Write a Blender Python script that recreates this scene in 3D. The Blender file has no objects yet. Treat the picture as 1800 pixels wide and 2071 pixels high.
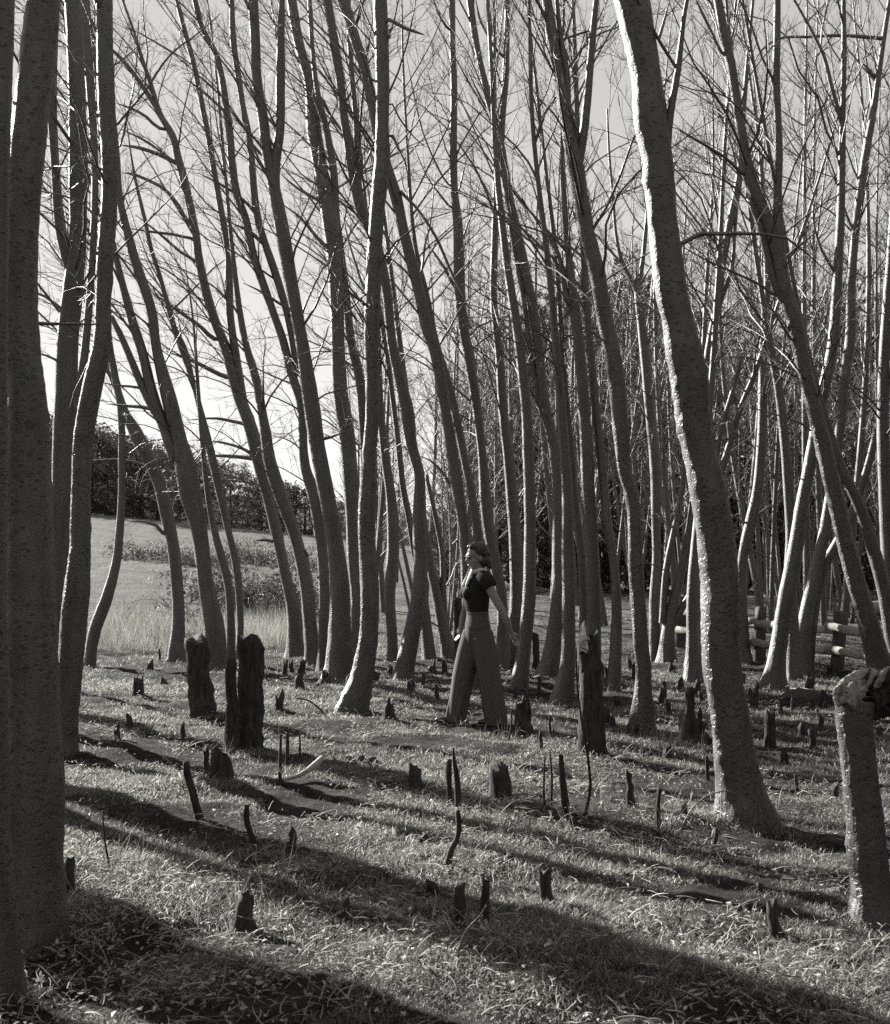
import bpy, bmesh, math, random
import numpy as np
from mathutils import Vector, Matrix

SC = bpy.context.scene
COL = SC.collection
R = math.radians

# ------------------------------------------------------------------ camera, sky, sun, exposure
F_PX, CX, HORIZON, CAM_H = 2600.0, 900.0, 1080.0, 1.81
cam = bpy.data.cameras.new('camera')
cam.lens = 75.0
cam.sensor_fit = 'VERTICAL'
cam.sensor_height = 75.0 * 2071.0 / F_PX
cam.sensor_width = 75.0 * 1800.0 / F_PX
cam.shift_y = (HORIZON - 2071.0 / 2) / 2071.0
cam.clip_start, cam.clip_end = 0.1, 3000.0
cam.dof.use_dof = True
cam.dof.focus_distance = 11.5
cam.dof.aperture_fstop = 11.0
cam_ob = bpy.data.objects.new('camera', cam)
cam_ob.location = (0, 0, CAM_H)
cam_ob.rotation_euler = (R(90), 0, 0)
COL.objects.link(cam_ob)
SC.camera = cam_ob

SUN_AZ, SUN_EL = R(44), R(25)          # azimuth measured to the left of the view direction
SUN_DIR = Vector((-math.sin(SUN_AZ) * math.cos(SUN_EL), math.cos(SUN_AZ) * math.cos(SUN_EL), math.sin(SUN_EL)))
world = bpy.data.worlds.new('World')
SC.world = world
world.use_nodes = True
wn, wl = world.node_tree.nodes, world.node_tree.links
wn.clear()
sky = wn.new('ShaderNodeTexSky')
sky.sky_type = 'NISHITA'
sky.sun_disc = False
sky.sun_elevation = SUN_EL
sky.sun_rotation = -SUN_AZ
sky.air_density, sky.dust_density, sky.ozone_density = 0.45, 0.12, 1.0
bw = wn.new('ShaderNodeSeparateColor')  # the photograph is black and white, on blue sensitive film
tint = wn.new('ShaderNodeMix'); tint.data_type = 'RGBA'; tint.blend_type = 'MULTIPLY'
tint.inputs[0].default_value = 1.0
veil = wn.new('ShaderNodeMix'); veil.data_type = 'RGBA'        # thin even high cloud over the whole sky
veil.inputs[0].default_value = 0.55
veil.inputs[7].default_value = (4.0, 4.0, 4.0, 1)
tint.inputs[7].default_value = (1.0, 0.995, 0.955, 1)
bg = wn.new('ShaderNodeBackground'); bg.inputs['Strength'].default_value = 0.05
wo = wn.new('ShaderNodeOutputWorld')
wl.new(sky.outputs[0], bw.inputs[0]); wl.new(bw.outputs[2], veil.inputs[6]); wl.new(veil.outputs[2], tint.inputs[6])
wl.new(tint.outputs[2], bg.inputs['Color']); wl.new(bg.outputs[0], wo.inputs['Surface'])

sun = bpy.data.lights.new('sun', 'SUN')
sun.energy = 5.0
sun.angle = R(0.53)
sun.color = (1.0, 0.985, 0.94)
sun_ob = bpy.data.objects.new('sun', sun)
sun_ob.rotation_euler = SUN_DIR.to_track_quat('Z', 'Y').to_euler()
sun_ob.location = (-20, 20, 25)
COL.objects.link(sun_ob)

SC.view_settings.view_transform = 'Standard'
SC.view_settings.look = 'None'
SC.view_settings.gamma = 1.0
SC.view_settings.use_curve_mapping = False
SC.view_settings.exposure = 1.75
SC.cycles.max_bounces = 6
SC.cycles.diffuse_bounces = 3
SC.cycles.transmission_bounces = 3
SC.cycles.use_denoising = False

# ------------------------------------------------------------------ helpers
RNG = np.random.default_rng(7)

def at(px, py, d):
    """A pixel of the photograph and a distance turned into a point of the place."""
    return np.array([(px - CX) / F_PX * d, d, CAM_H - (py - HORIZON) / F_PX * d])

def dist_of(py_base):
    return CAM_H * F_PX / (py_base - HORIZON)

def smooth(a, b, x):
    t = np.clip((x - a) / (b - a), 0, 1)
    return t * t * (3 - 2 * t)

_LAT = np.random.default_rng(99).uniform(-1, 1, (256, 256))
def vnoise(x, y):
    xi, yi = np.floor(x).astype(int), np.floor(y).astype(int)
    fx, fy = x - xi, y - yi
    fx, fy = fx * fx * (3 - 2 * fx), fy * fy * (3 - 2 * fy)
    g = lambda a, b: _LAT[a % 256, b % 256]
    return (g(xi, yi) * (1 - fx) + g(xi + 1, yi) * fx) * (1 - fy) + (g(xi, yi + 1) * (1 - fx) + g(xi + 1, yi + 1) * fx) * fy
def fractal(x, y):
    return .042 * vnoise(x * .7 + 3.1, y * .7) + .034 * vnoise(x * 1.9, y * 1.9 + 7.7) + .022 * vnoise(x * 4.6 + 1.3, y * 4.6) + .010 * vnoise(x * 11.3, y * 11.3)

def ground_z(x, y):
    x = np.asarray(x, float); y = np.asarray(y, float)
    px = CX + F_PX * x / np.maximum(y, 3.0)
    s = np.interp(px, [-900, 180, 640, 900, 1200, 2600], [.055, .046, .0225, .010, 0, 0])
    t = np.clip(y - 20.5, 0, 75)
    z = s * (t - 1.2 * (1 - np.exp(-t / 1.2)))
    z = z + np.interp(px, [-900, 180, 700, 1100, 2600], [9, 8, 3, 1, 1]) * smooth(96, 190, y)
    z = z + 0.012 * np.clip(y - 190, 0, 900)
    near = 1 - smooth(24, 40, y)
    f = fractal(x, y)
    return z + f * near + fractal(x * .35 + 40, y * .35) * 1.6 * (1 - near)

def set_props(o, label=None, cat=None, group=None, kind=None):
    if label: o['label'] = label
    if cat: o['category'] = cat
    if group: o['group'] = group
    if kind: o['kind'] = kind
    return o

def empty(name, loc, label, cat, group=None):
    o = bpy.data.objects.new(name, None)
    o.empty_display_size = 0.1
    o.location = loc
    COL.objects.link(o)
    return set_props(o, label, cat, group)

def mesh_data(name, verts, quads=None, tris=None, smooth_shade=True):
    me = bpy.data.meshes.new(name)
    verts = np.asarray(verts, np.float32).reshape(-1, 3)
    nq = 0 if quads is None else len(quads)
    nt = 0 if tris is None else len(tris)
    me.vertices.add(len(verts))
    me.vertices.foreach_set('co', verts.ravel())
    idx = []
    if nq: idx.append(np.asarray(quads, np.int32).ravel())
    if nt: idx.append(np.asarray(tris, np.int32).ravel())
    idx = np.concatenate(idx)
    me.loops.add(len(idx))
    me.loops.foreach_set('vertex_index', idx)
    me.polygons.add(nq + nt)
    starts = np.concatenate([np.arange(nq) * 4, nq * 4 + np.arange(nt) * 3]).astype(np.int32)
    me.polygons.foreach_set('loop_start', starts)
    if smooth_shade:
        me.polygons.foreach_set('use_smooth', np.ones(nq + nt, bool))
    me.update(calc_edges=True)
    me.validate()
    return me

def link(name, me, mat, parent=None, loc=None):
    o = bpy.data.objects.new(name, me)
    if mat and not me.materials: me.materials.append(mat)
    if parent: o.parent = parent
    if loc is not None: o.location = loc
    COL.objects.link(o)
    return o

def tubes(paths, radii, sides):
    """Many tubes at once: paths (N,P,3), radii (N,P)."""
    paths = np.asarray(paths, float); radii = np.asarray(radii, float)
    N, P, _ = paths.shape
    tan = np.gradient(paths, axis=1)
    tan /= np.linalg.norm(tan, axis=2, keepdims=True) + 1e-9
    mean = tan.mean(axis=1, keepdims=True)
    ref = np.where(np.abs(mean[..., 2:3]) < .8, np.array([0, 0, 1.]), np.array([1., 0, 0]))
    a = np.cross(tan, ref); a /= np.linalg.norm(a, axis=2, keepdims=True) + 1e-9
    b = np.cross(tan, a)
    ang = np.arange(sides) / sides * 2 * math.pi
    v = paths[:, :, None, :] + radii[:, :, None, None] * (a[:, :, None, :] * np.cos(ang)[None, None, :, None] + b[:, :, None, :] * np.sin(ang)[None, None, :, None])
    base = np.arange(N * P * sides).reshape(N, P, sides)
    nxt = np.roll(base, -1, axis=2)
    q = np.stack([base[:, :-1], nxt[:, :-1], nxt[:, 1:], base[:, 1:]], axis=-1).reshape(-1, 4)
    return v.reshape(-1, 3), q

def join_tubes(groups):
    vs, qs, n = [], [], 0
    for p, r, s in groups:
        if len(p) == 0: continue
        v, q = tubes(p, r, s)
        vs.append(v); qs.append(q + n); n += len(v)
    return np.concatenate(vs), np.concatenate(qs)

def catmull(pts, n_out):
    pts = np.asarray(pts, float)
    keep = np.concatenate([[True], np.linalg.norm(np.diff(pts[:, :3], axis=0), axis=1) > 1e-4])
    pts = pts[keep]; k = len(pts)
    seg = np.linalg.norm(np.diff(pts[:, :3], axis=0), axis=1)
    s = np.concatenate([[0], np.cumsum(seg)])
    t = np.linspace(0, s[-1], n_out)
    out = np.empty((n_out, pts.shape[1]))
    m = np.gradient(pts, s, axis=0) if k > 2 else np.repeat(((pts[1] - pts[0]) / max(s[1], 1e-6))[None], 2, 0)
    i = np.clip(np.searchsorted(s, t, side='right') - 1, 0, k - 2)
    h = (s[i + 1] - s[i])[:, None]
    u = ((t - s[i])[:, None]) / np.maximum(h, 1e-6)
    out = ((2 * u**3 - 3 * u**2 + 1) * pts[i] + (u**3 - 2 * u**2 + u) * h * m[i] + (-2 * u**3 + 3 * u**2) * pts[i + 1] + (u**3 - u**2) * h * m[i + 1])
    return out

def frames(path):
    tan = np.gradient(path, axis=0)
    tan /= np.linalg.norm(tan, axis=1, keepdims=True) + 1e-9
    a = np.cross(tan[0], [0, 1, 0.]) if abs(tan[0][1]) < .9 else np.cross(tan[0], [1, 0, 0.])
    a /= np.linalg.norm(a)
    A = np.empty_like(path); B = np.empty_like(path)
    for i in range(len(path)):
        a = a - tan[i] * np.dot(a, tan[i]); a /= np.linalg.norm(a)
        A[i] = a; B[i] = np.cross(tan[i], a)
    return tan, A, B

def trunk_mesh(name, path, rad, sides=12, rough=.03, fine=.01, flare=0.0, flare_h=.16, rng=RNG, jag=0.0, cap=True, lobes=4, knots=0):
    """One tapered, uneven stem. jag > 0 breaks the top off raggedly."""
    n = len(path)
    _, A, B = frames(path)
    ang = np.arange(sides) / sides * 2 * math.pi
    s = np.concatenate([[0], np.cumsum(np.linalg.norm(np.diff(path, axis=0), axis=1))])
    coarse = rng.normal(0, 1, (max(4, n // 5 + 3), sides))
    coarse = (coarse + np.roll(coarse, 1, 1) + np.roll(coarse, -1, 1)) / 2
    ci = np.linspace(0, len(coarse) - 1.001, n); i0 = ci.astype(int); fr = (ci - i0)[:, None]
    nz = coarse[i0] * (1 - fr) + coarse[i0 + 1] * fr
    f = rng.normal(0, 1, (n, sides))
    mult = 1 + rough * nz + fine * f
    if flare:
        ph = rng.uniform(0, 6.28)
        fl = np.exp(-np.maximum(s - .05, 0) / flare_h)[:, None]
        mult = mult + flare * fl * (.7 + .45 * np.cos(lobes * ang + ph)[None] + .25 * np.cos(2 * ang + 1.3 * ph)[None])
    for _ in range(knots):                                   # branch scars and swellings
        ks, ka = rng.uniform(.3, s[-1] * .9), rng.uniform(0, 6.28)
        if not s[-1] > .5: break
        kr = rng.uniform(.025, .055); kh = rng.uniform(-.10, .22)
        da = np.abs((ang - ka + math.pi) % (2 * math.pi) - math.pi)[None] * rad[:, None]
        q = ((s - ks)[:, None] ** 2 + da ** 2) / kr ** 2
        mult = mult + kh * (np.exp(-q) - .6 * np.exp(-q * 6))
    rr = rad[:, None] * mult
    v = path[:, None, :] + rr[..., None] * (A[:, None] * np.cos(ang)[None, :, None] + B[:, None] * np.sin(ang)[None, :, None])
    if jag:
        p1, p2, p3 = rng.uniform(0, 6.28, 3)
        if rng.random() < .4: d = jag * (1.1 * np.cos(ang + p1) + rng.normal(0, .12, sides))         # sawn or snapped at a slant
        else: d = jag * (.9 * np.cos(ang + p1) + .45 * np.cos(2 * ang + p2) + .35 * np.sign(np.cos(3 * ang + p3)) + rng.normal(0, .28, sides))
        for k, wgt in ((-1, 1.0), (-2, .5), (-3, .2)):
            if n + k > 0: v[k, :, 2] += d * wgt
    v = v.reshape(-1, 3)
    base = np.arange(n * sides).reshape(n, sides)
    nx = np.roll(base, -1, 1)
    q = np.stack([base[:-1], nx[:-1], nx[1:], base[1:]], -1).reshape(-1, 4)
    tris = None
    if cap:
        c = v[base[-1]].mean(0)
        if jag: c = c - np.array([0, 0, jag * 1.1])
        v = np.vstack([v, c[None]])
        ci = len(v) - 1
        tris = np.stack([base[-1], nx[-1], np.full(sides, ci)], -1)
    return mesh_data(name, v, q, tris)

# labels of look-alikes: told apart by their order from left to right
PENDING = []
def label_later(o, base, px): PENDING.append((o, base, px))
def settle_labels():
    by = {}
    for o, b, px in PENDING: by.setdefault(b, []).append((px, o))
    for b, v in by.items():
        v.sort(key=lambda t: t[0])
        tails = {1: ('',), 2: (', left of two', ', right of two'), 3: (', leftmost of three', ', middle of three', ', rightmost of three'), 4: (', leftmost of four', ', second of four', ', third of four', ', rightmost of four')}.get(len(v), ('',) * len(v))
        for (px, o), t in zip(v, tails): o['label'] = b + t

# ------------------------------------------------------------------ materials (greys: the picture is monochrome)
def grey(v): return (v, v * .975, v * .915, 1)

def material(name):
    m = bpy.data.materials.new(name); m.use_nodes = True
    nt = m.node_tree; nt.nodes.clear()
    out = nt.nodes.new('ShaderNodeOutputMaterial')
    return m, nt, out

def N(nt, t, **kw):
    n = nt.nodes.new(t)
    for k, v in kw.items():
        if k.startswith('i_'):
            n.inputs[k[2:].replace('_', ' ')].default_value = v
        else: setattr(n, k, v)
    return n

def ramp(nt, src, stops, interp='LINEAR'):
    r = nt.nodes.new('ShaderNodeValToRGB')
    r.color_ramp.interpolation = interp
    e = r.color_ramp.elements
    while len(e) < len(stops): e.new(0.5)
    for el, (p, c) in zip(e, stops):
        el.position = p; el.color = grey(c) if not isinstance(c, tuple) else c
    nt.links.new(src, r.inputs[0])
    return r.outputs[0]

def mixc(nt, fac, a, b, blend='MIX'):
    m = nt.nodes.new('ShaderNodeMix'); m.data_type = 'RGBA'; m.blend_type = blend
    for sock, val in ((m.inputs[0], fac), (m.inputs[6], a), (m.inputs[7], b)):
        if hasattr(val, 'is_output'): nt.links.new(val, sock)
        else: sock.default_value = val
    return m.outputs[2]

def bark_material(name, light, dark, spot_scale=36.0, spot=.34, rough=.62, bump=.5, stretch=.85):
    m, nt, out = material(name)
    L = nt.links.new
    tc = N(nt, 'ShaderNodeTexCoord'); oi = N(nt, 'ShaderNodeObjectInfo')
    off = N(nt, 'ShaderNodeVectorMath', operation='MULTIPLY_ADD')
    off.inputs[1].default_value = (37.0, 37.0, 37.0)
    cmb = N(nt, 'ShaderNodeCombineXYZ')
    for k in range(3): L(oi.outputs['Random'], cmb.inputs[k])
    L(cmb.outputs[0], off.inputs[0]); L(tc.outputs['Object'], off.inputs[2])
    mp = N(nt, 'ShaderNodeMapping'); mp.inputs['Scale'].default_value = (stretch, stretch, 1.0)
    L(off.outputs[0], mp.inputs[0])
    vo = N(nt, 'ShaderNodeTexVoronoi'); vo.inputs['Scale'].default_value = spot_scale; vo.inputs['Randomness'].default_value = 1.0
    n0 = N(nt, 'ShaderNodeTexNoise'); n0.inputs['Scale'].default_value = 60.0; n0.inputs['Detail'].default_value = 3
    L(mp.outputs[0], n0.inputs['Vector'])
    wob = N(nt, 'ShaderNodeMath', operation='MULTIPLY_ADD'); wob.inputs[1].default_value = 1.0
    L(n0.outputs[0], wob.inputs[0]); L(mp.outputs[0], vo.inputs['Vector'])
    wob.inputs[2].default_value = -.5
    add = N(nt, 'ShaderNodeMath', operation='ADD'); L(vo.outputs['Distance'], add.inputs[0]); L(wob.outputs[0], add.inputs[1])
    spots = N(nt, 'ShaderNodeMapRange'); spots.inputs[1].default_value = spot * .6; spots.inputs[2].default_value = spot; L(add.outputs[0], spots.inputs[0])
    nv = N(nt, 'ShaderNodeTexNoise'); nv.inputs['Scale'].default_value = 4.0; nv.inputs['Detail'].default_value = 4; L(off.outputs[0], nv.inputs['Vector'])
    nvr = N(nt, 'ShaderNodeMapRange'); nvr.inputs[1].default_value = .35; nvr.inputs[2].default_value = .65; nvr.inputs[3].default_value = .16; nvr.inputs[4].default_value = -.10; L(nv.outputs[0], nvr.inputs[0])
    add2 = N(nt, 'ShaderNodeMath', operation='ADD'); L(add.outputs[0], add2.inputs[0]); L(nvr.outputs[0], add2.inputs[1]); L(add2.outputs[0], spots.inputs[0])
    n1 = N(nt, 'ShaderNodeTexNoise'); n1.inputs['Scale'].default_value = 5.0; n1.inputs['Detail'].default_value = 5; n1.inputs['Roughness'].default_value = .65
    mp2 = N(nt, 'ShaderNodeMapping'); mp2.inputs['Scale'].default_value = (1.6, 1.6, .55); L(off.outputs[0], mp2.inputs[0]); L(mp2.outputs[0], n1.inputs['Vector'])
    n2 = N(nt, 'ShaderNodeTexNoise'); n2.inputs['Scale'].default_value = 130.0; n2.inputs['Detail'].default_value = 2; L(off.outputs[0], n2.inputs['Vector'])
    base = ramp(nt, n1.outputs[0], [(.28, light * .45), (.5, light * .9), (.72, light * 1.45)])
    grain = ramp(nt, n2.outputs[0], [(.3, (.62, .62, .62, 1)), (.7, (1.2, 1.2, 1.2, 1))])
    c1 = mixc(nt, 1.0, base, grain, 'MULTIPLY')
    c2 = mixc(nt, spots.outputs[0], grey(dark), c1)
    # old bark at the foot is fissured and dark
    sz = N(nt, 'ShaderNodeSeparateXYZ'); L(tc.outputs['Object'], sz.inputs[0])
    zz = N(nt, 'ShaderNodeMath', operation='MULTIPLY_ADD'); zz.inputs[1].default_value = 1.4; L(n1.outputs[0], zz.inputs[0]); L(sz.outputs[2], zz.inputs[2])
    foot = N(nt, 'ShaderNodeMapRange'); foot.inputs[1].default_value = .6; foot.inputs[2].default_value = 2.0; foot.inputs[3].default_value = .33; foot.inputs[4].default_value = 1.0; L(zz.outputs[0], foot.inputs[0])
    fc = N(nt, 'ShaderNodeCombineColor')
    for k in range(3): L(foot.outputs[0], fc.inputs[k])
    c2 = mixc(nt, 1.0, c2, fc.outputs[0], 'MULTIPLY')
    bs = N(nt, 'ShaderNodeBsdfPrincipled'); L(c2, bs.inputs['Base Color'])
    bs.inputs['Roughness'].default_value = rough
    bs.inputs['Specular IOR Level'].default_value = 1.0
    bs.inputs['IOR'].default_value = 1.65
    bs.inputs['Sheen Weight'].default_value = 0.0
    bs.inputs['Sheen Roughness'].default_value = .45
    fis = N(nt, 'ShaderNodeTexNoise'); fis.inputs['Scale'].default_value = 26.0; fis.inputs['Detail'].default_value = 4
    mp3 = N(nt, 'ShaderNodeMapping'); mp3.inputs['Scale'].default_value = (1.6, 1.6, .22); L(off.outputs[0], mp3.inputs[0]); L(mp3.outputs[0], fis.inputs['Vector'])
    fw = N(nt, 'ShaderNodeMapRange'); fw.inputs[1].default_value = .8; fw.inputs[2].default_value = 2.4; fw.inputs[3].default_value = 3.0; fw.inputs[4].default_value = .3; L(zz.outputs[0], fw.inputs[0])
    fm = N(nt, 'ShaderNodeMath', operation='MULTIPLY'); L(fis.outputs[0], fm.inputs[0]); L(fw.outputs[0], fm.inputs[1])
    h1 = N(nt, 'ShaderNodeMath', operation='MULTIPLY_ADD'); h1.inputs[1].default_value = .8
    L(n2.outputs[0], h1.inputs[0]); L(spots.outputs[0], h1.inputs[2])
    hsum = N(nt, 'ShaderNodeMath', operation='ADD'); L(h1.outputs[0], hsum.inputs[0]); L(fm.outputs[0], hsum.inputs[1])
    bp = N(nt, 'ShaderNodeBump'); bp.inputs['Strength'].default_value = bump; bp.inputs['Distance'].default_value = .008
    L(hsum.outputs[0], bp.inputs['Height']); L(bp.outputs[0], bs.inputs['Normal'])
    L(bs.outputs[0], out.inputs[0])
    return m

def plain_material(name, lo, hi, scale=8.0, rough=.8, spec=.3, bump=.3, bump_dist=.01, stretch=(1, 1, 1), detail=6, trans=0.0, rand=0.0):
    m, nt, out = material(name)
    L = nt.links.new
    tc = N(nt, 'ShaderNodeTexCoord')
    mp = N(nt, 'ShaderNodeMapping'); mp.inputs['Scale'].default_value = stretch; L(tc.outputs['Object'], mp.inputs[0])
    n1 = N(nt, 'ShaderNodeTexNoise'); n1.inputs['Scale'].default_value = scale; n1.inputs['Detail'].default_value = detail; n1.inputs['Roughness'].default_value = .65
    L(mp.outputs[0], n1.inputs['Vector'])
    c = ramp(nt, n1.outputs[0], [(.3, lo), (.7, hi)])
    if rand:
        oi = N(nt, 'ShaderNodeObjectInfo')
        k = ramp(nt, oi.outputs['Random'], [(0, (1 - rand,) * 3 + (1,)), (1, (1 + rand,) * 3 + (1,))])
        c = mixc(nt, 1.0, c, k, 'MULTIPLY')
    bs = N(nt, 'ShaderNodeBsdfPrincipled'); L(c, bs.inputs['Base Color'])
    bs.inputs['Roughness'].default_value = rough; bs.inputs['Specular IOR Level'].default_value = spec
    if bump:
        bp = N(nt, 'ShaderNodeBump'); bp.inputs['Strength'].default_value = bump; bp.inputs['Distance'].default_value = bump_dist
        L(n1.outputs[0], bp.inputs['Height']); L(bp.outputs[0], bs.inputs['Normal'])
    if trans:
        tr = N(nt, 'ShaderNodeBsdfTranslucent'); L(c, tr.inputs['Color'])
        mx = N(nt, 'ShaderNodeMixShader'); mx.inputs[0].default_value = trans
        L(bs.outputs[0], mx.inputs[1]); L(tr.outputs[0], mx.inputs[2]); L(mx.outputs[0], out.inputs[0])
    else: L(bs.outputs[0], out.inputs[0])
    return m

BARK = bark_material('poplar_bark', .064, .018, rough=.58)
BARK_NEAR = bark_material('old_poplar_bark', .060, .006, spot_scale=30.0, spot=.38, bump=.55, rough=.56)
TWIG = plain_material('twig_bark', .09, .16, scale=30, rough=.55, spec=.5, bump=0)
CHAR = plain_material('weathered_stump_wood', .010, .085, scale=11, rough=.85, bump=1.0, bump_dist=.02, stretch=(3, 3, .5))
PALE_WOOD = plain_material('split_pale_wood', .22, .48, scale=18, rough=.8, bump=.5, bump_dist=.008, stretch=(3, 3, .5))
RAIL_WOOD = plain_material('weathered_rail_wood', .22, .40, scale=12, rough=.75, bump=.4, stretch=(.5, 4, 4))
POST_WOOD = plain_material('dark_post_wood', .06, .13, scale=12, rough=.85, bump=.5, stretch=(3, 3, .5))
GRASS = plain_material('dry_grass', .14, .36, scale=3, rough=.5, spec=.4, bump=0, trans=.48, rand=.6)
LITTER = plain_material('fallen_leaf', .28, .55, scale=20, rough=.6, spec=.3, bump=0, trans=.3, rand=.5)
SHRUB_LEAF = plain_material('shrub_leaf', .06, .12, scale=6, rough=.85, spec=.12, bump=0, trans=.3, rand=.2)
BUSH_LEAF = plain_material('bush_leaf', .055, .11, scale=2, rough=.95, spec=.08, bump=0, trans=.2, rand=.3)
CONIFER = plain_material('conifer_leaf', .045, .10, scale=2, rough=.95, spec=.08, bump=0, trans=.12, rand=.3)
EARTH = plain_material('dark_earth', .03, .07, scale=18, rough=.95, bump=.8, bump_dist=.02)
# ------------------------------------------------------------------ the ground
def ground_material():
    m, nt, out = material('forest_floor')
    L = nt.links.new
    tc = N(nt, 'ShaderNodeTexCoord')
    sep = N(nt, 'ShaderNodeSeparateXYZ'); L(tc.outputs['Object'], sep.inputs[0])
    n1 = N(nt, 'ShaderNodeTexNoise'); n1.inputs['Scale'].default_value = 3.2; n1.inputs['Detail'].default_value = 8; n1.inputs['Roughness'].default_value = .7
    n2 = N(nt, 'ShaderNodeTexNoise'); n2.inputs['Scale'].default_value = 38.0; n2.inputs['Detail'].default_value = 5; n2.inputs['Roughness'].default_value = .7
    n3 = N(nt, 'ShaderNodeTexNoise'); n3.inputs['Scale'].default_value = .55; n3.inputs['Detail'].default_value = 7; n3.inputs['Roughness'].default_value = .65
    for n in (n1, n2, n3): L(tc.outputs['Object'], n.inputs['Vector'])
    soil = ramp(nt, n1.outputs[0], [(.32, .014), (.5, .035), (.68, .08)])
    fine = ramp(nt, n2.outputs[0], [(.35, (.4, .4, .4, 1)), (.65, (1.5, 1.5, 1.5, 1))])
    c1 = mixc(nt, 1.0, soil, fine, 'MULTIPLY')
    padd = ramp(nt, n3.outputs[0], [(.32, .065), (.5, .115), (.68, .165)])
    c2 = mixc(nt, .5, padd, mixc(nt, 1.0, padd, fine, 'MULTIPLY'))
    nz = N(nt, 'ShaderNodeMath', operation='MULTIPLY_ADD'); nz.inputs[1].default_value = 6.0
    L(n1.outputs[0], nz.inputs[0]); L(sep.outputs[1], nz.inputs[2])
    mr = N(nt, 'ShaderNodeMapRange'); mr.inputs[1].default_value = 22.0; mr.inputs[2].default_value = 27.0; L(nz.outputs[0], mr.inputs[0])
    c = mixc(nt, mr.outputs[0], c1, c2)
    bs = N(nt, 'ShaderNodeBsdfPrincipled'); L(c, bs.inputs['Base Color'])
    bs.inputs['Roughness'].default_value = .95; bs.inputs['Specular IOR Level'].default_value = .1
    hs = N(nt, 'ShaderNodeMath', operation='ADD'); L(n1.outputs[0], hs.inputs[0]); L(n2.outputs[0], hs.inputs[1])
    bp = N(nt, 'ShaderNodeBump'); bp.inputs['Strength'].default_value = .9; bp.inputs['Distance'].default_value = .05
    L(hs.outputs[0], bp.inputs['Height']); L(bp.outputs[0], bs.inputs['Normal'])
    L(bs.outputs[0], out.inputs[0])
    return m

ys = np.concatenate([np.linspace(-18, 3, 24)[:-1], np.linspace(3, 12, 190)[:-1], np.linspace(12, 27, 140)[:-1], np.geomspace(27, 1300, 90)])
us = np.concatenate([np.linspace(-1.25, -.24, 60)[:-1], np.linspace(-.24, .24, 420), np.linspace(.24, 1.25, 60)[1:]])
YY, UU = np.meshgrid(ys, us, indexing='ij')
XX = UU * (YY + 32)
ZZ = ground_z(XX, YY)
gi = np.arange(YY.size).reshape(YY.shape)
gq = np.stack([gi[:-1, :-1], gi[:-1, 1:], gi[1:, 1:], gi[1:, :-1]], -1).reshape(-1, 4)
g = link('ground', mesh_data('ground', np.stack([XX, YY, ZZ], -1), gq), ground_material())
set_props(g, 'rough grassy forest floor rising into a pale paddock', None, None, 'structure')

# ------------------------------------------------------------------ bare poplars
def unit(v): return v / (np.linalg.norm(v) + 1e-9)

def limb_path(rng, p0, d0, d1, length, n=8, wob=.11):
    t = np.linspace(0, 1, n)[:, None]
    d = d0[None] * (1 - t) + d1[None] * t + np.cumsum(rng.normal(0, wob, (n, 3)), 0)
    d /= np.linalg.norm(d, axis=1, keepdims=True)
    return p0 + np.concatenate([np.zeros((1, 3)), np.cumsum(d[:-1] * length / (n - 1), 0)])

def side_shoots(rng, path, r0, density, length, twigs, subs, twig_density=1.0, up=.25):
    """Side branches and twigs along one limb; collected as arrays for one batch."""
    seg = np.linalg.norm(np.diff(path, axis=0), axis=1); s = np.concatenate([[0], np.cumsum(seg)])
    L = s[-1]
    k = max(2, int(L * density))
    ts = np.sort(rng.uniform(.12, .98, k)) * L
    sgn = 1
    for t in ts:
        i = min(np.searchsorted(s, t, side='right') - 1, len(path) - 2)
        f = (t - s[i]) / max(seg[i], 1e-6)
        p = path[i] * (1 - f) + path[i + 1] * f
        T = unit(path[i + 1] - path[i])
        side = unit(np.cross(T, rng.normal(0, 1, 3)))
        sgn = -sgn
        d0 = unit(T * math.cos(.75) + side * math.sin(.75) + np.array([0, 0, up * .5]))
        ln = length * rng.uniform(.35, 1.0) * (1 - .55 * t / L)
        d1 = unit(d0 + T * .5 + np.array([0, 0, up]) + rng.normal(0, .18, 3))
        q = np.stack([p, p + d0 * ln * .36, p + d0 * ln * .5 + d1 * ln * .2, p + d0 * ln * .5 + d1 * ln * .5 + rng.normal(0, .02, 3)])
        subs.append(q)
        m = int(ln * 11 * twig_density)
        if m > 0:
            tt = rng.uniform(.15, 1.0, m)[:, None]
            base = q[0] * (1 - tt) + q[3] * tt + (q[1] - (q[0] * .64 + q[3] * .36)) * (4 * tt * (1 - tt)) * .6
            dr = d1[None] * .8 + rng.normal(0, .55, (m, 3)) + np.array([0, 0, up])
            dr /= np.linalg.norm(dr, axis=1, keepdims=True)
            tl = rng.uniform(.05, .22, (m, 1))
            twigs.append(np.stack([base, base + dr * tl * .5, base + dr * tl + rng.normal(0, .012, (m, 3))], 1))

def shoot_mesh(name, subs, twigs, r_sub=.0036, r_twig=.0017):
    groups = []
    if subs:
        a = np.array(subs); groups.append((a, np.tile(np.array([1, .8, .6, .35]) * r_sub, (len(a), 1)), 3))
    if twigs:
        b = np.concatenate(twigs); groups.append((b, np.tile(np.array([1, .8, .4]) * r_twig, (len(b), 1)), 3))
    v, q = join_tubes(groups)
    return mesh_data(name, v, q)

def stem_from_pixels(pts, d, lean, base=False):
    out = []
    for px, py, w in pts:
        z = CAM_H - (py - HORIZON) / F_PX * d
        D = d + lean * z
        p = at(px, py, D)
        out.append([p[0], p[1], p[2], w / 2 / F_PX * D])
    return out

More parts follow.
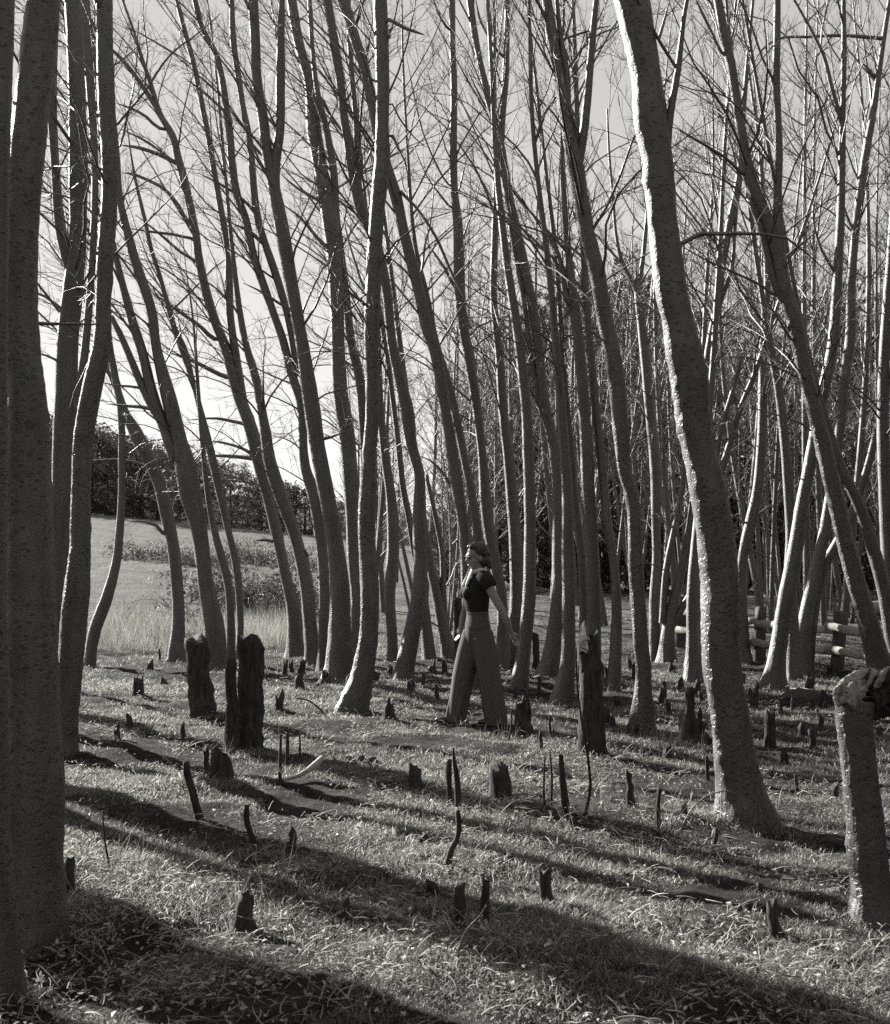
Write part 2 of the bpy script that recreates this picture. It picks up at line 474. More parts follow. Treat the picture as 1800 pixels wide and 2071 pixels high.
TREES = []
def rooted(line, stems):
    """Let a limb start at the heart of the stem that it grows from."""
    x, y, w = line[0]
    best = None
    for st in stems:
        if st is line: continue
        for (x0, y0, w0), (x1, y1, w1) in zip(st[:-1], st[1:]):
            for t in np.linspace(0, 1, 9):
                a, b = x0 + (x1 - x0) * t, y0 + (y1 - y0) * t
                if b < y - 2 or abs(a - x) < 2: continue
                q = math.hypot(a - x, (b - y - 8) * 1.0)
                if best is None or q < best[0]: best = (q, a, b)
    if best and 4 < best[0] < 30: return [(best[1], best[2], min(w, 8 if w < 10 else w))] + list(line)
    return list(line)
FEET = []
def poplar(label, d_py, pts, forks=(), drawn=(), z0=2.2, ztop=None, left=.75, dens=3.0, hero=False, lean=None, flare=.8, twig=1.0, name='poplar_tree', group='bare poplars of the near stand', seed=None, d=None, up=0.0, mat=None):
    rng = np.random.default_rng(seed if seed is not None else (abs(hash((round(pts[0][0]), round(pts[0][1])))) % 100000))
    d = d or dist_of(d_py)
    lean = rng.normal(0, .035) if lean is None else lean
    mat = mat or (BARK_NEAR if hero else BARK)
    stem = stem_from_pixels(pts, d, lean)
    b = stem[0]; bx, by = b[0], b[1]
    if pts[0][0] > -60: FEET.append((pts[0][0], -by, pts[0][2]))
    bz = float(ground_z(bx, by))
    root = empty(name, (bx, by, bz), label, 'tree', group)
    org = np.array([bx, by, bz])
    first = [b[0] - .15 * (stem[1][0] - b[0]) / max(stem[1][2] - b[2], .1), by, bz - .18, b[3]]
    if b[2] < bz + .02: stem[0] = [b[0], by, bz + .02, b[3]]
    stem = [first] + stem
    ztop = ztop or rng.uniform(9.5, 12.0)
    if stem[-1][2] < ztop:                                  # the stem goes on above the picture or behind its neighbours
        p, q = np.array(stem[-2][:3]), np.array(stem[-1][:3])
        dr = unit(q - p); r = stem[-1][3]; z = q[2]
        steps = 4; h = (ztop - z) / steps
        for k in range(1, steps + 1):
            dr = unit(dr + np.array([0, 0, .10]) + np.append(rng.normal(0, .03, 2), 0))
            q = q + dr * h / max(dr[2], .5)
            stem.append([q[0], q[1], q[2], max(r * (1 - k / steps) , .006)])
    def build(stem_pts, nm, parent, sides, spacing, fl, rough=.035, fine=.012):
        a = np.array(stem_pts)
        L = np.linalg.norm(np.diff(a[:, :3], axis=0), axis=1).sum()
        a = catmull(a, max(6, int(L / spacing)))
        path, rad = a[:, :3], np.maximum(a[:, 3], .004)
        me = trunk_mesh(nm, path - org, rad, sides, rough, fine, fl, rng=rng, knots=(int(L * 5) if hero else int(L * 1.5)) if nm == 'trunk' else 0)
        return path, rad, link(nm, me, mat, parent)
    path, rad, tr = build(stem, 'trunk', root, 28 if hero else 14, .035 if hero else .09, flare, .03 if hero else .035, .022 if hero else .016)
    stems = [(path, rad, z0)]
    for fk0 in forks:
        fk = fk0
        s = stem_from_pixels(fk, d, lean)
        if fk[-1][1] < 120:
            p, q = np.array(s[-2][:3]), np.array(s[-1][:3]); dr = unit(q - p)
            for k in range(1, 4):
                dr = unit(dr + np.array([0, 0, .12])); q = q + dr * .8
                s.append([q[0], q[1], q[2], max(s[-1][3] * .68, .005)])
        P, Rr, _ = build(s, 'limb', root, 9, .09, 0)
        stems.append((P, Rr, 0))
    twigs, subs, limbs = [], [], []
    for dl in drawn:                                         # limbs copied one by one from the photograph
        dl = rooted(dl, [pts] + list(forks))
        s = stem_from_pixels([(a_, b_, c_ if k_ < len(dl) - 1 else min(c_, 1.2)) for k_, (a_, b_, c_) in enumerate(dl)], d, lean)
        yo = rng.uniform(-.25, .25)
        s = [[a, b_ + yo * k / (len(s) - 1), c, r_] for k, (a, b_, c, r_) in enumerate(s)]
        P, Rr, _ = build(s, 'limb', root, 6, .10, 0, .03, .01)
        side_shoots(rng, P, .01, 5, .5, twigs, subs, twig)
    for P, Rr, zmin in stems:
        seg = np.linalg.norm(np.diff(P, axis=0), axis=1); s = np.concatenate([[0], np.cumsum(seg)])
        k0 = int(np.searchsorted(P[:, 2], zmin)) if zmin else 2
        if k0 >= len(P) - 3: continue
        span = s[-1] - s[k0]
        cnt = int(span * dens * (.6 if P is not path else 1))
        for t in np.sort(rng.uniform(0, 1, cnt)):
            j = min(int(np.searchsorted(s, s[k0] + t * span * .97)), len(P) - 2)
            p, r = P[j], Rr[j]
            z = p[2]
            if rng.random() < left: az = math.pi + rng.normal(0, .8)
            else: az = rng.uniform(0, 2 * math.pi)
            e0 = R(np.interp(z, [2, 4, 6, 10], [34, 46, 56, 62]) + rng.normal(0, 9) + up * 12)
            e1 = R(np.interp(z, [2, 4, 6, 10], [-12, 4, 34, 58]) + rng.normal(0, 11) + up * 22)
            ln = np.interp(z, [2, 4, 7, 11], [1.3, 2.1, 2.2, 1.0]) * rng.uniform(.45, 1.25)
            h = lambda e: np.array([math.cos(az) * math.cos(e), math.sin(az) * math.cos(e), math.sin(e)])
            lp = limb_path(rng, p, h(e0), h(e1), ln)
            mid = lp[4]
            ppy = HORIZON - (mid[2] - CAM_H) / max(mid[1], 2) * F_PX
            if ppy < -420: continue
            r0 = min(.0048 + .0052 * ln * rng.uniform(.7, 1.2), r * .55)
            limbs.append((lp, np.linspace(r0, .0022, 8)))
            if ppy > -220:
                side_shoots(rng, lp, r0, 6.2, .70, twigs, subs, twig, .18 + .2 * up)
    for lp, rr in limbs:
        v, q = tubes((lp - org)[None], rr[None], 5)
        link('limb', mesh_data('limb', v, q), TWIG if rr[0] < .009 else mat, root)
    if subs:
        subs = [q - org for q in subs]; twigs = [q - org for q in twigs]
        o = link('twigs', shoot_mesh('twigs', subs, twigs), TWIG, root)
        o['kind'] = 'stuff'
    TREES.append((root, path, rad))
    return root

# --- left foreground
poplar('thick dark spotted trunk cut off by the left edge of the photo', 1990, [(-12, 1990, 95), (-14, 1700, 70), (-12, 1300, 50), (-8, 900, 44), (-2, 400, 40), (2, 150, 44), (4, 0, 48)], z0=4.2, hero=True)
poplar('broad dark spotted trunk standing nearest the camera at lower left', 1905, [(62, 1905, 136), (64, 1750, 122), (68, 1600, 122), (66, 1400, 104), (62, 1200, 98), (57, 1000, 93), (52, 800, 80), (45, 700, 70), (42, 510, 66), (52, 340, 70), (70, 170, 71), (88, 0, 67)], z0=4.4, hero=True, lean=.02, flare=.35, drawn=[[(70, 650, 8), (98, 647, 7), (130, 643, 6), (175, 640, 4)], [(20, 205, 8), (10, 195, 6), (-20, 185, 4)]])
poplar('dark trunk that forks low into two stems behind the broad spotted trunk', 1480, [(92, 1480, 56), (98, 1350, 48), (104, 1200, 44), (118, 1050, 41), (123, 1000, 40), (126, 900, 40), (133, 790, 46), (136, 700, 45), (150, 560, 40), (156, 505, 36), (158, 340, 38), (155, 170, 36), (147, 0, 33)], forks=[[(142, 540, 26), (125, 475, 23), (112, 340, 18), (105, 200, 20), (112, 0, 17)]], z0=3.2, drawn=[[(142, 640, 9), (110, 615, 7), (75, 590, 5)], [(124, 735, 5), (95, 720, 4), (70, 716, 3)]])
poplar('slim trunk glimpsed between the low forked trunk and the rim lit trunk', 1400, [(118, 1400, 20), (125, 1200, 20), (140, 1000, 20), (150, 850, 22), (165, 760, 18), (185, 550, 15), (192, 350, 14), (182, 170, 18), (168, 0, 18)], z0=2.6)
poplar('upright dark trunk with a bright rim, right of the low forked trunk', 1522, [(118, 1522, 70), (138, 1380, 52), (146, 1300, 52), (155, 1200, 52), (162, 1100, 41), (164, 1000, 38), (170, 880, 40), (190, 768, 40), (205, 700, 36), (209, 611, 32), (214, 510, 34), (221, 407, 33), (222, 306, 36), (217, 238, 34), (214, 170, 34), (211, 0, 31)], z0=3.4, hero=True, lean=.0, drawn=[[(232, 251, 6), (258, 217, 5), (295, 166, 5), (316, 126, 5), (343, 88, 4), (384, 54, 3.5), (435, 5, 3)], [(234, 299, 4.5), (251, 238, 4), (265, 163, 3), (272, 27, 2)], [(180, 730, 5), (165, 752, 4), (146, 781, 3)]])
poplar('slim trunk that curves sharply to the right near its foot', 1345, [(180, 1345, 22), (192, 1277, 25), (216, 1209, 24), (234, 1141, 19), (242, 1073, 17), (246, 1005, 15), (246, 938, 14), (246, 870, 14), (243, 820, 14), (232, 760, 16), (222, 700, 14), (215, 600, 12), (212, 450, 11)], z0=2.6)
poplar('leaning trunk with a kink whose foot stands left of the tall split stump', 1338, [(357, 1338, 36), (361, 1243, 25), (356, 1158, 26), (348, 1090, 24), (337, 1040, 27), (320, 972, 26), (297, 921, 28), (272, 870, 26), (254, 836, 18), (240, 795, 15), (224, 745, 18), (216, 650, 15), (214, 500, 13)], z0=2.4, drawn=[[(333, 1080, 8), (318, 1063, 7), (298, 1056, 5), (262, 1052, 3)]])
poplar('double stemmed trunk joining at mid height above the split stump', 1352, [(434, 1352, 46), (434, 1277, 44), (415, 1175, 32), (408, 1107, 31), (400, 1057, 34), (386, 1005, 42), (374, 938, 42), (366, 904, 34), (341, 802, 31), (316, 700, 20), (306, 628, 21), (279, 545, 20), (259, 475, 18), (243, 407, 15), (236, 320, 14)], forks=[[(352, 925, 24), (334, 870, 22), (310, 802, 22), (284, 700, 20), (272, 662, 19), (240, 545, 14), (215, 430, 10)], [(318, 840, 16), (303, 815, 16), (282, 768, 16), (258, 710, 14), (240, 670, 12), (225, 640, 10)]], z0=2.2, drawn=[[(314, 829, 9), (285, 822, 8), (258, 819, 7), (204, 813, 5)], [(297, 790, 6), (265, 782, 5), (238, 780, 4), (205, 774, 3)]])
poplar('slender stem bending out of the double stemmed trunk towards its foot', 1342, [(466, 1342, 20), (467, 1277, 18), (460, 1175, 17), (447, 1125, 17), (430, 1057, 14), (418, 980, 12), (408, 880, 10), (400, 780, 8)], z0=2.6, ztop=6)
poplar('thin pole of a tree just left of the thick black twin stump', 1335, [(482, 1335, 16), (486, 1277, 14), (484, 1209, 15), (477, 1141, 16), (462, 1073, 14), (446, 1000, 16), (430, 931, 17), (411, 853, 14), (389, 768, 11), (368, 700, 17), (355, 670, 13), (338, 611, 11), (322, 555, 9), (307, 509, 9), (292, 441, 8), (273, 360, 6)], z0=2.2, ztop=8)
poplar('tall leaning trunk that forks twice high over the dark hill', 1332, [(597, 1332, 34), (594, 1234, 29), (575, 1150, 22), (557, 1067, 24), (541, 1000, 23), (530, 960, 25), (517, 904, 28), (503, 853, 27), (484, 802, 25), (455, 700, 21), (433, 645, 19), (418, 594, 19), (403, 526, 18), (396, 475, 17), (386, 424, 17), (375, 373, 17), (361, 323, 16), (348, 272, 14), (328, 238, 11), (305, 170, 9), (287, 119, 8), (272, 68, 6), (248, 0, 5)],
       forks=[[(492, 815, 18), (485, 768, 17), (474, 700, 17), (466, 645, 16), (463, 577, 16), (462, 509, 15), (450, 441, 14), (441, 390, 13), (432, 340, 12), (424, 289, 12), (407, 204, 12), (392, 130, 11), (373, 60, 10), (358, 0, 9)],
              [(340, 262, 12), (312, 211, 11), (292, 180, 10), (265, 143, 9), (231, 105, 7), (195, 80, 5)]],
       z0=2.1, left=.85, drawn=[[(384, 452, 9), (360, 415, 8), (335, 385, 7), (300, 365, 6), (265, 352, 5), (248, 350, 4)], [(326, 261, 7), (292, 234, 6), (265, 221, 5), (237, 212, 4)], [(356, 330, 9), (312, 309, 8), (278, 299, 7), (241, 294, 5)], [(350, 325, 6), (330, 310, 5), (290, 283, 5), (245, 262, 3)],
       [(455, 761, 10), (430, 750, 9), (400, 734, 8), (330, 707, 5)], [(436, 686, 9), (405, 660, 8), (373, 638, 7), (306, 590, 5)], [(503, 863, 8), (470, 852, 7), (441, 846, 6), (373, 849, 4)], [(509, 917, 7), (485, 905, 6), (458, 897, 5), (390, 890, 3)], [(512, 928, 9), (475, 923, 8), (438, 921, 6), (395, 924, 4)], [(398, 490, 7), (365, 478, 6), (310, 470, 5), (255, 462, 4)], [(405, 540, 7), (360, 505, 6), (320, 470, 5), (270, 430, 3)]])
poplar('straight leaning trunk alongside the tall double forked one', 1346, [(634, 1346, 30), (628, 1268, 27), (617, 1167, 29), (597, 1084, 25), (567, 1000, 28), (547, 938, 26), (533, 853, 20), (518, 768, 18), (498, 700, 15), (485, 630, 12), (476, 560, 10)], z0=2.1, left=.85, drawn=[[(552, 1095, 7), (535, 1092, 6), (515, 1094, 4)], [(622, 1125, 7), (612, 1108, 5), (604, 1098, 3)]])
poplar('narrow trunk with a ragged light edge beside the thick leaning trunk', 1356, [(654, 1356, 24), (655, 1268, 21), (655, 1167, 22), (648, 1084, 23), (635, 1000, 26), (620, 955, 22), (605, 802, 18), (588, 750, 18), (573, 690, 17), (551, 628, 15), (533, 577, 17), (515, 526, 17), (496, 441, 16), (478, 390, 16), (470, 340, 16), (465, 272, 15), (458, 221, 14), (448, 153, 13), (438, 112, 12), (410, 60, 11), (394, 0, 12)],
       forks=[[(602, 760, 15), (592, 690, 14), (580, 630, 14), (565, 577, 16), (548, 526, 16), (536, 492, 15), (521, 441, 16), (513, 373, 14), (509, 323, 14), (503, 272, 14), (492, 221, 13), (482, 153, 13), (472, 85, 13), (469, 0, 10)]], z0=2.2, left=.85, drawn=[[(470, 250, 7), (440, 215, 6), (410, 190, 5), (380, 170, 4)], [(515, 430, 7), (480, 395, 6), (440, 370, 5), (400, 350, 4)], [(540, 500, 8), (500, 465, 7), (465, 450, 5)]])
poplar('thick leaning trunk whose two upper stems part near the top', 1374, [(688, 1374, 58), (687, 1277, 47), (686, 1175, 38), (676, 1090, 32), (661, 1005, 34), (642, 904, 31), (627, 802, 34), (612, 700, 27), (596, 611, 27), (584, 543, 28), (572, 475, 29), (553, 373, 25), (540, 306, 22), (532, 238, 22), (520, 170, 21), (516, 85, 20), (512, 0, 20)],
       forks=[[(560, 420, 18), (557, 340, 20), (567, 255, 19), (567, 170, 19), (568, 85, 17), (570, 0, 13)]], z0=2.2, left=.8, drawn=[[(632, 895, 9), (665, 885, 6), (700, 870, 3)], [(600, 640, 7), (560, 610, 6), (530, 590, 5), (490, 570, 3)], [(545, 330, 7), (510, 290, 6), (490, 250, 4)]])
poplar('dark trunk that runs straight up close beside the big flared trunk', 1348, [(722, 1348, 24), (720, 1209, 22), (715, 1124, 26), (712, 1040, 27), (708, 955, 33), (700, 870, 31), (689, 802, 31), (683, 700, 29), (681, 628, 28), (678, 560, 30), (673, 492, 31), (664, 424, 35), (648, 340, 29), (636, 272, 31), (627, 170, 23), (604, 85, 20), (590, 0, 20)], z0=2.6, left=.7, drawn=[[(688, 600, 9), (715, 640, 6), (735, 660, 4)], [(640, 190, 9), (665, 225, 7), (690, 260, 6), (715, 290, 4)], [(665, 420, 8), (640, 400, 7), (600, 375, 6), (560, 340, 4)], [(674, 520, 8), (640, 480, 7), (605, 440, 5), (570, 415, 3)]])
poplar('thin trunk half hidden between the straight trunk and the big flared trunk', 1335, [(742, 1335, 20), (738, 1100, 18), (734, 850, 18), (724, 750, 20), (712, 700, 18), (700, 600, 16), (690, 509, 14), (681, 441, 14), (676, 356, 15), (668, 300, 14), (655, 238, 12), (643, 190, 11), (632, 100, 9), (626, 0, 8)], z0=2.4, left=.7)
poplar('big trunk with a flared foot, bright left rim and a bend low down', 1440, [(712, 1440, 62), (728, 1385, 50), (738, 1340, 42), (746, 1275, 38), (748, 1209, 37), (745, 1141, 36), (741, 1073, 34), (743, 1005, 34), (746, 938, 29), (752, 853, 28), (753, 768, 29), (751, 690, 30), (754, 594, 32), (758, 509, 30), (763, 424, 29), (772, 340, 33), (773, 255, 27), (774, 170, 27), (772, 85, 28), (769, 0, 28)], z0=3.2, hero=True, left=.5, flare=.35, lean=.0, drawn=[[(786, 45, 8), (815, 65, 7), (840, 78, 6), (860, 90, 5)], [(787, 205, 4), (810, 240, 4), (835, 270, 3), (860, 290, 3)], [(788, 270, 6), (805, 300, 5), (820, 330, 4), (826, 380, 4)], [(748, 160, 5), (720, 120, 4), (690, 60, 3)], [(745, 590, 6), (715, 520, 5), (700, 470, 4), (690, 420, 3)], [(742, 620, 6), (712, 600, 5), (690, 585, 4)]])
poplar('trunk that leans across behind the top of the big flared trunk', 1400, [(958, 1400, 34), (954, 1300, 30), (945, 1180, 24), (940, 1090, 21), (931, 1022, 24), (920, 955, 26), (907, 870, 24), (894, 785, 24), (877, 700, 23), (863, 662, 23), (848, 594, 22), (831, 526, 22), (814, 458, 22), (799, 390, 24), (783, 340, 22), (770, 290, 22), (752, 204, 22), (736, 136, 22), (715, 68, 22), (695, 0, 22)], z0=2.8, left=.6, drawn=[[(803, 385, 8), (820, 400, 7), (830, 410, 6), (880, 480, 6), (915, 560, 5), (945, 620, 3)], [(925, 1010, 7), (900, 960, 6), (870, 930, 4), (850, 920, 3)]])
poplar('dark trunk with a split upper stem right of the big flared trunk', 1376, [(816, 1376, 40), (834, 1277, 34), (846, 1209, 30), (851, 1141, 28), (849, 1090, 28), (849, 1022, 26), (848, 955, 21), (834, 904, 21), (824, 836, 28), (809, 768, 23), (794, 700, 20), (780, 577, 20), (765, 509, 22), (748, 458, 23), (731, 424, 24), (717, 356, 24), (705, 289, 20), (696, 238, 17), (689, 170, 17), (676, 85, 17), (662, 0, 17)],
       forks=[[(722, 380, 15), (728, 340, 15), (723, 289, 13), (717, 204, 11), (711, 136, 10), (708, 85, 12), (706, 20, 9)]], z0=2.4, left=.6)
poplar('short leaning trunk crossing behind the foot of the split stemmed trunk', 1340, [(795, 1340, 22), (793, 1280, 21), (788, 1200, 22), (793, 1141, 24), (795, 1073, 24), (790, 1000, 20), (780, 930, 18), (771, 850, 16), (766, 760, 14), (763, 640, 12)], z0=2.8, left=.6)
poplar('thin trunk showing between two dark trunks above the paddock edge', 1338, [(868, 1338, 26), (862, 1270, 24), (852, 1180, 18), (838, 1110, 15), (828, 1050, 14), (815, 985, 13), (806, 900, 12), (796, 820, 11), (786, 740, 10)], z0=2.8, left=.6)
poplar('pair of leaning stems rising left of the woman, the thicker in front', 1336, [(910, 1336, 34), (898, 1277, 26), (884, 1200, 22), (872, 1150, 20), (862, 1090, 16), (850, 1000, 14), (836, 900, 14), (822, 800, 13)], forks=[[(905, 1320, 16), (897, 1200, 13), (895, 1120, 12), (880, 1040, 10), (862, 960, 8)]], z0=2.4, left=.6)
poplar('upright trunk rising behind the head of the woman', 1352, [(1018, 1352, 32), (1016, 1294, 24), (1014, 1209, 22), (1002, 1141, 24), (989, 1073, 24), (982, 1005, 24), (977, 938, 19), (968, 853, 18), (956, 768, 21), (945, 700, 22), (940, 679, 21), (932, 611, 22), (928, 526, 23), (926, 458, 20), (919, 390, 16), (916, 323, 17), (917, 255, 15), (918, 170, 14), (915, 85, 12), (914, 0, 13)], z0=2.6, left=.55, drawn=[[(908, 375, 4), (880, 330, 4), (860, 285, 3), (838, 200, 3), (820, 110, 2)], [(912, 420, 5), (890, 395, 4), (870, 370, 3), (838, 300, 3)], [(926, 385, 4), (936, 350, 4), (943, 320, 3)], [(905, 60, 6), (892, 45, 5), (880, 20, 4), (872, 0, 3)], [(921, 580, 7), (900, 540, 6), (880, 510, 5), (860, 480, 3)]])
poplar('very slim pole with a light rim right beside the leaning trunk', 1360, [(985, 1360, 22), (976, 1200, 19), (968, 1090, 18), (958, 1022, 17), (945, 955, 17), (928, 870, 17), (905, 768, 15), (882, 690, 13), (863, 594, 10), (842, 509, 9), (833, 440, 8), (826, 330, 6)], z0=2.6, left=.6)

# --- middle and right
poplar('straight rim lit pole standing next to the arm of the woman', 1348, [(1036, 1348, 30), (1045, 1200, 28), (1043, 1107, 28), (1037, 1022, 25), (1030, 938, 23), (1018, 836, 20), (1008, 700, 17), (1003, 662, 16), (998, 600, 15), (1000, 500, 14), (1003, 400, 12), (1001, 300, 10)], z0=3, left=.45, up=.5)
poplar('trunk beside the hand of the woman, rim lit and slightly bent at the foot', 1396, [(1050, 1396, 36), (1060, 1311, 28), (1070, 1209, 27), (1072, 1107, 25), (1072, 1040, 24), (1068, 904, 22), (1062, 802, 21), (1048, 680, 20), (1032, 577, 17), (1018, 475, 15), (1007, 373, 13), (1000, 280, 11), (995, 160, 9)], z0=3, left=.45, up=.5)
poplar('tall trunk with a slim fork, leaning back from a wide dark foot', 1372, [(1106, 1372, 46), (1120, 1300, 36), (1131, 1192, 31), (1131, 1107, 30), (1128, 955, 27), (1122, 904, 26), (1112, 863, 22), (1098, 795, 21), (1089, 700, 20), (1079, 628, 20), (1065, 560, 20), (1050, 492, 22), (1034, 424, 20), (1021, 356, 20), (1012, 306, 21), (998, 244, 16), (985, 187, 15), (973, 136, 13), (960, 68, 14), (950, 0, 14)],
       forks=[[(1116, 890, 14), (1100, 840, 13), (1084, 780, 12), (1071, 700, 11), (1060, 611, 10), (1044, 526, 9), (1030, 450, 7)], [(1014, 290, 13), (1018, 221, 13), (1023, 153, 14), (1025, 85, 12), (1026, 0, 9)]], z0=2.8, left=.5, up=.4, drawn=[[(1008, 245, 6), (985, 215, 5), (967, 180, 4), (945, 130, 3)], [(1012, 110, 6), (990, 80, 5), (972, 45, 5), (962, 0, 3)]])
poplar('leaning trunk in front of the bunch, foot between two black stumps', 1432, [(1136, 1432, 40), (1148, 1345, 30), (1150, 1277, 28), (1150, 1192, 26), (1148, 1107, 24), (1147, 1000, 22), (1141, 904, 20), (1135, 819, 18), (1127, 717, 16), (1116, 600, 14), (1105, 500, 12), (1090, 380, 10), (1078, 260, 9)], z0=3, left=.45, up=.5)
poplar('dark pole half hidden in the crowded middle of the stand', 1382, [(1182, 1382, 22), (1181, 1300, 19), (1180, 1200, 18), (1176, 1120, 18), (1166, 1040, 16), (1158, 940, 14), (1145, 800, 12), (1136, 690, 11), (1128, 560, 10)], z0=3, left=.45, up=.5)
poplar('rim lit trunk rising from behind the tall broken black stump', 1400, [(1202, 1400, 32), (1202, 1290, 27), (1202, 1209, 27), (1196, 1073, 26), (1190, 989, 26), (1184, 870, 24), (1171, 700, 22), (1160, 600, 19), (1150, 516, 15), (1143, 430, 12), (1138, 330, 10)], forks=[[(1166, 660, 13), (1146, 600, 12), (1136, 540, 11), (1125, 505, 9), (1105, 470, 6)]], z0=3, left=.45, up=.5)
poplar('forward curving pole with white rim right of the tall broken stump', 1405, [(1240, 1405, 28), (1246, 1300, 24), (1246, 1200, 20), (1240, 1130, 18), (1228, 1050, 18), (1218, 950, 18), (1206, 840, 17), (1196, 730, 16), (1186, 600, 14)], z0=3, left=.45, up=.5)
poplar('long leaning trunk with a beaded bright rim, right of the crowded middle', 1482, [(1298, 1482, 42), (1301, 1362, 31), (1296, 1294, 31), (1290, 1209, 30), (1286, 1158, 31), (1284, 1073, 28), (1278, 1005, 27), (1264, 955, 27), (1257, 887, 31), (1248, 785, 34), (1236, 700, 33), (1222, 640, 32), (1206, 543, 32), (1188, 475, 31), (1176, 407, 31), (1168, 356, 31), (1155, 289, 30), (1143, 221, 27), (1131, 153, 24), (1118, 85, 24), (1106, 0, 20)], z0=3, left=.5, lean=.0, hero=True,
       forks=[[(1158, 310, 16), (1150, 250, 14), (1146, 150, 13), (1132, 60, 10), (1126, 0, 9)], [(1166, 352, 18), (1176, 300, 18), (1186, 220, 17), (1194, 130, 15), (1200, 60, 14), (1206, 0, 12)]], drawn=[[(1130, 80, 5), (1160, 66, 5), (1200, 50, 4), (1240, 38, 3)]])
poplar('pale edged trunk with a low Y fork just left of the heavy leaning trunk', 1332, [(1325, 1332, 26), (1324, 1209, 21), (1328, 1124, 18), (1327, 1073, 18), (1327, 972, 24), (1321, 887, 22), (1312, 802, 20), (1303, 700, 20), (1296, 640, 17), (1290, 592, 15)], forks=[[(1291, 600, 10), (1275, 562, 9), (1258, 530, 8), (1247, 480, 7), (1240, 400, 6), (1232, 310, 5), (1228, 220, 4)], [(1291, 600, 11), (1297, 550, 10), (1303, 500, 9), (1308, 440, 8), (1311, 360, 7), (1318, 260, 6)]], z0=3, ztop=5.8, left=.3, up=.6)
poplar('heavy dark leaning trunk with a broad bright jagged rim and flared foot', 1660, [(1508, 1660, 104), (1497, 1600, 90), (1487, 1540, 84), (1474, 1438, 76), (1463, 1370, 76), (1458, 1290, 78), (1456, 1192, 77), (1451, 1124, 74), (1443, 1056, 72), (1431, 989, 73), (1412, 904, 65), (1400, 836, 67), (1394, 768, 75), (1380, 700, 73), (1372, 660, 64), (1358, 594, 64), (1349, 526, 63), (1341, 458, 58), (1335, 390, 61), (1329, 323, 62), (1315, 238, 68), (1307, 153, 60), (1298, 102, 62), (1288, 50, 66), (1278, 0, 69)], z0=3.3, hero=True, left=.25, lean=.0, flare=.5, dens=1.2, drawn=[[(1332, 80, 7), (1345, 40, 6), (1362, -20, 5)]],
       forks=[[(1345, 320, 26), (1352, 260, 17), (1360, 205, 15), (1370, 150, 14), (1378, 80, 11), (1384, 30, 9), (1398, -40, 8)]])
poplar('short trunk mostly hidden behind the heavy leaning trunk', 1372, [(1403, 1372, 40), (1401, 1300, 27), (1401, 1209, 25), (1408, 1100, 22), (1420, 980, 18), (1432, 860, 15)], z0=2.6, left=.3, up=.5)
poplar('clump of slanting pale stems fanning right from left of the heavy trunk', 1335, [(1348, 1335, 34), (1352, 1270, 26), (1372, 1180, 20), (1392, 1090, 18), (1404, 1000, 16), (1412, 900, 14), (1420, 780, 12)], forks=[[(1350, 1280, 17), (1380, 1230, 14), (1404, 1185, 13), (1414, 1130, 12), (1420, 1060, 11)], [(1340, 1260, 16), (1348, 1150, 14), (1366, 1060, 13), (1382, 972, 12), (1388, 900, 11), (1396, 800, 9)]], z0=2.4, left=.3, up=.6, group='clumps of slanting stems')
poplar('two thin stems slanting right out from behind the heavy leaning trunk', 1340, [(1425, 1340, 28), (1432, 1150, 22), (1446, 1000, 17), (1462, 945, 14), (1478, 890, 13), (1500, 820, 12), (1522, 768, 11), (1545, 700, 9)], forks=[[(1446, 1000, 14), (1452, 900, 12), (1470, 830, 11), (1482, 790, 10), (1500, 720, 8)]], z0=2.6, left=.25, up=.6, group='clumps of slanting stems')
poplar('slim trunk that leans right and forks high between heavy and twin trunks', 1345, [(1400, 1345, 26), (1410, 1100, 20), (1418, 900, 18), (1424, 780, 16), (1438, 679, 15), (1452, 611, 16), (1460, 543, 16), (1475, 458, 16), (1490, 390, 16), (1497, 340, 13), (1502, 250, 11)], forks=[[(1444, 650, 10), (1462, 600, 9), (1480, 540, 9), (1486, 470, 7), (1492, 400, 6)]], z0=3, left=.3, up=.6)
poplar('crooked pale rimmed trunk standing behind the rail fence gap', 1338, [(1500, 1338, 34), (1500, 1209, 22), (1501, 1141, 19), (1514, 1073, 23), (1530, 1005, 21), (1540, 904, 20), (1543, 802, 19), (1544, 700, 18), (1552, 577, 14), (1550, 520, 12), (1545, 430, 11)], z0=2.8, left=.3, up=.5, drawn=[[(1512, 1110, 6), (1530, 1120, 5), (1557, 1130, 4)], [(1506, 1060, 5), (1490, 1045, 4), (1478, 1038, 3)]])
poplar('long right leaning trunk with a white rim in front of the fence', 1396, [(1564, 1396, 46), (1570, 1340, 36), (1582, 1260, 33), (1594, 1192, 33), (1609, 1107, 30), (1625, 1005, 26), (1637, 944, 25), (1654, 850, 24), (1668, 780, 23), (1684, 700, 23), (1690, 628, 22), (1697, 509, 18), (1701, 407, 16), (1703, 306, 15), (1705, 204, 11), (1707, 102, 11), (1706, 0, 9)], z0=2.8, left=.3, up=.6, lean=.0, drawn=[[(1694, 560, 7), (1660, 500, 6), (1645, 430, 5), (1655, 380, 4)]], forks=[[(1700, 240, 9), (1680, 170, 9), (1668, 120, 8), (1640, 60, 6), (1612, 10, 5)]])
poplar('slim trunk that stands just right of the long white rimmed one', 1378, [(1606, 1378, 34), (1603, 1250, 25), (1598, 1160, 23), (1600, 1090, 22), (1596, 1005, 22), (1588, 904, 20), (1577, 802, 18), (1562, 720, 16), (1548, 640, 13)], z0=2.8, left=.3, up=.5)
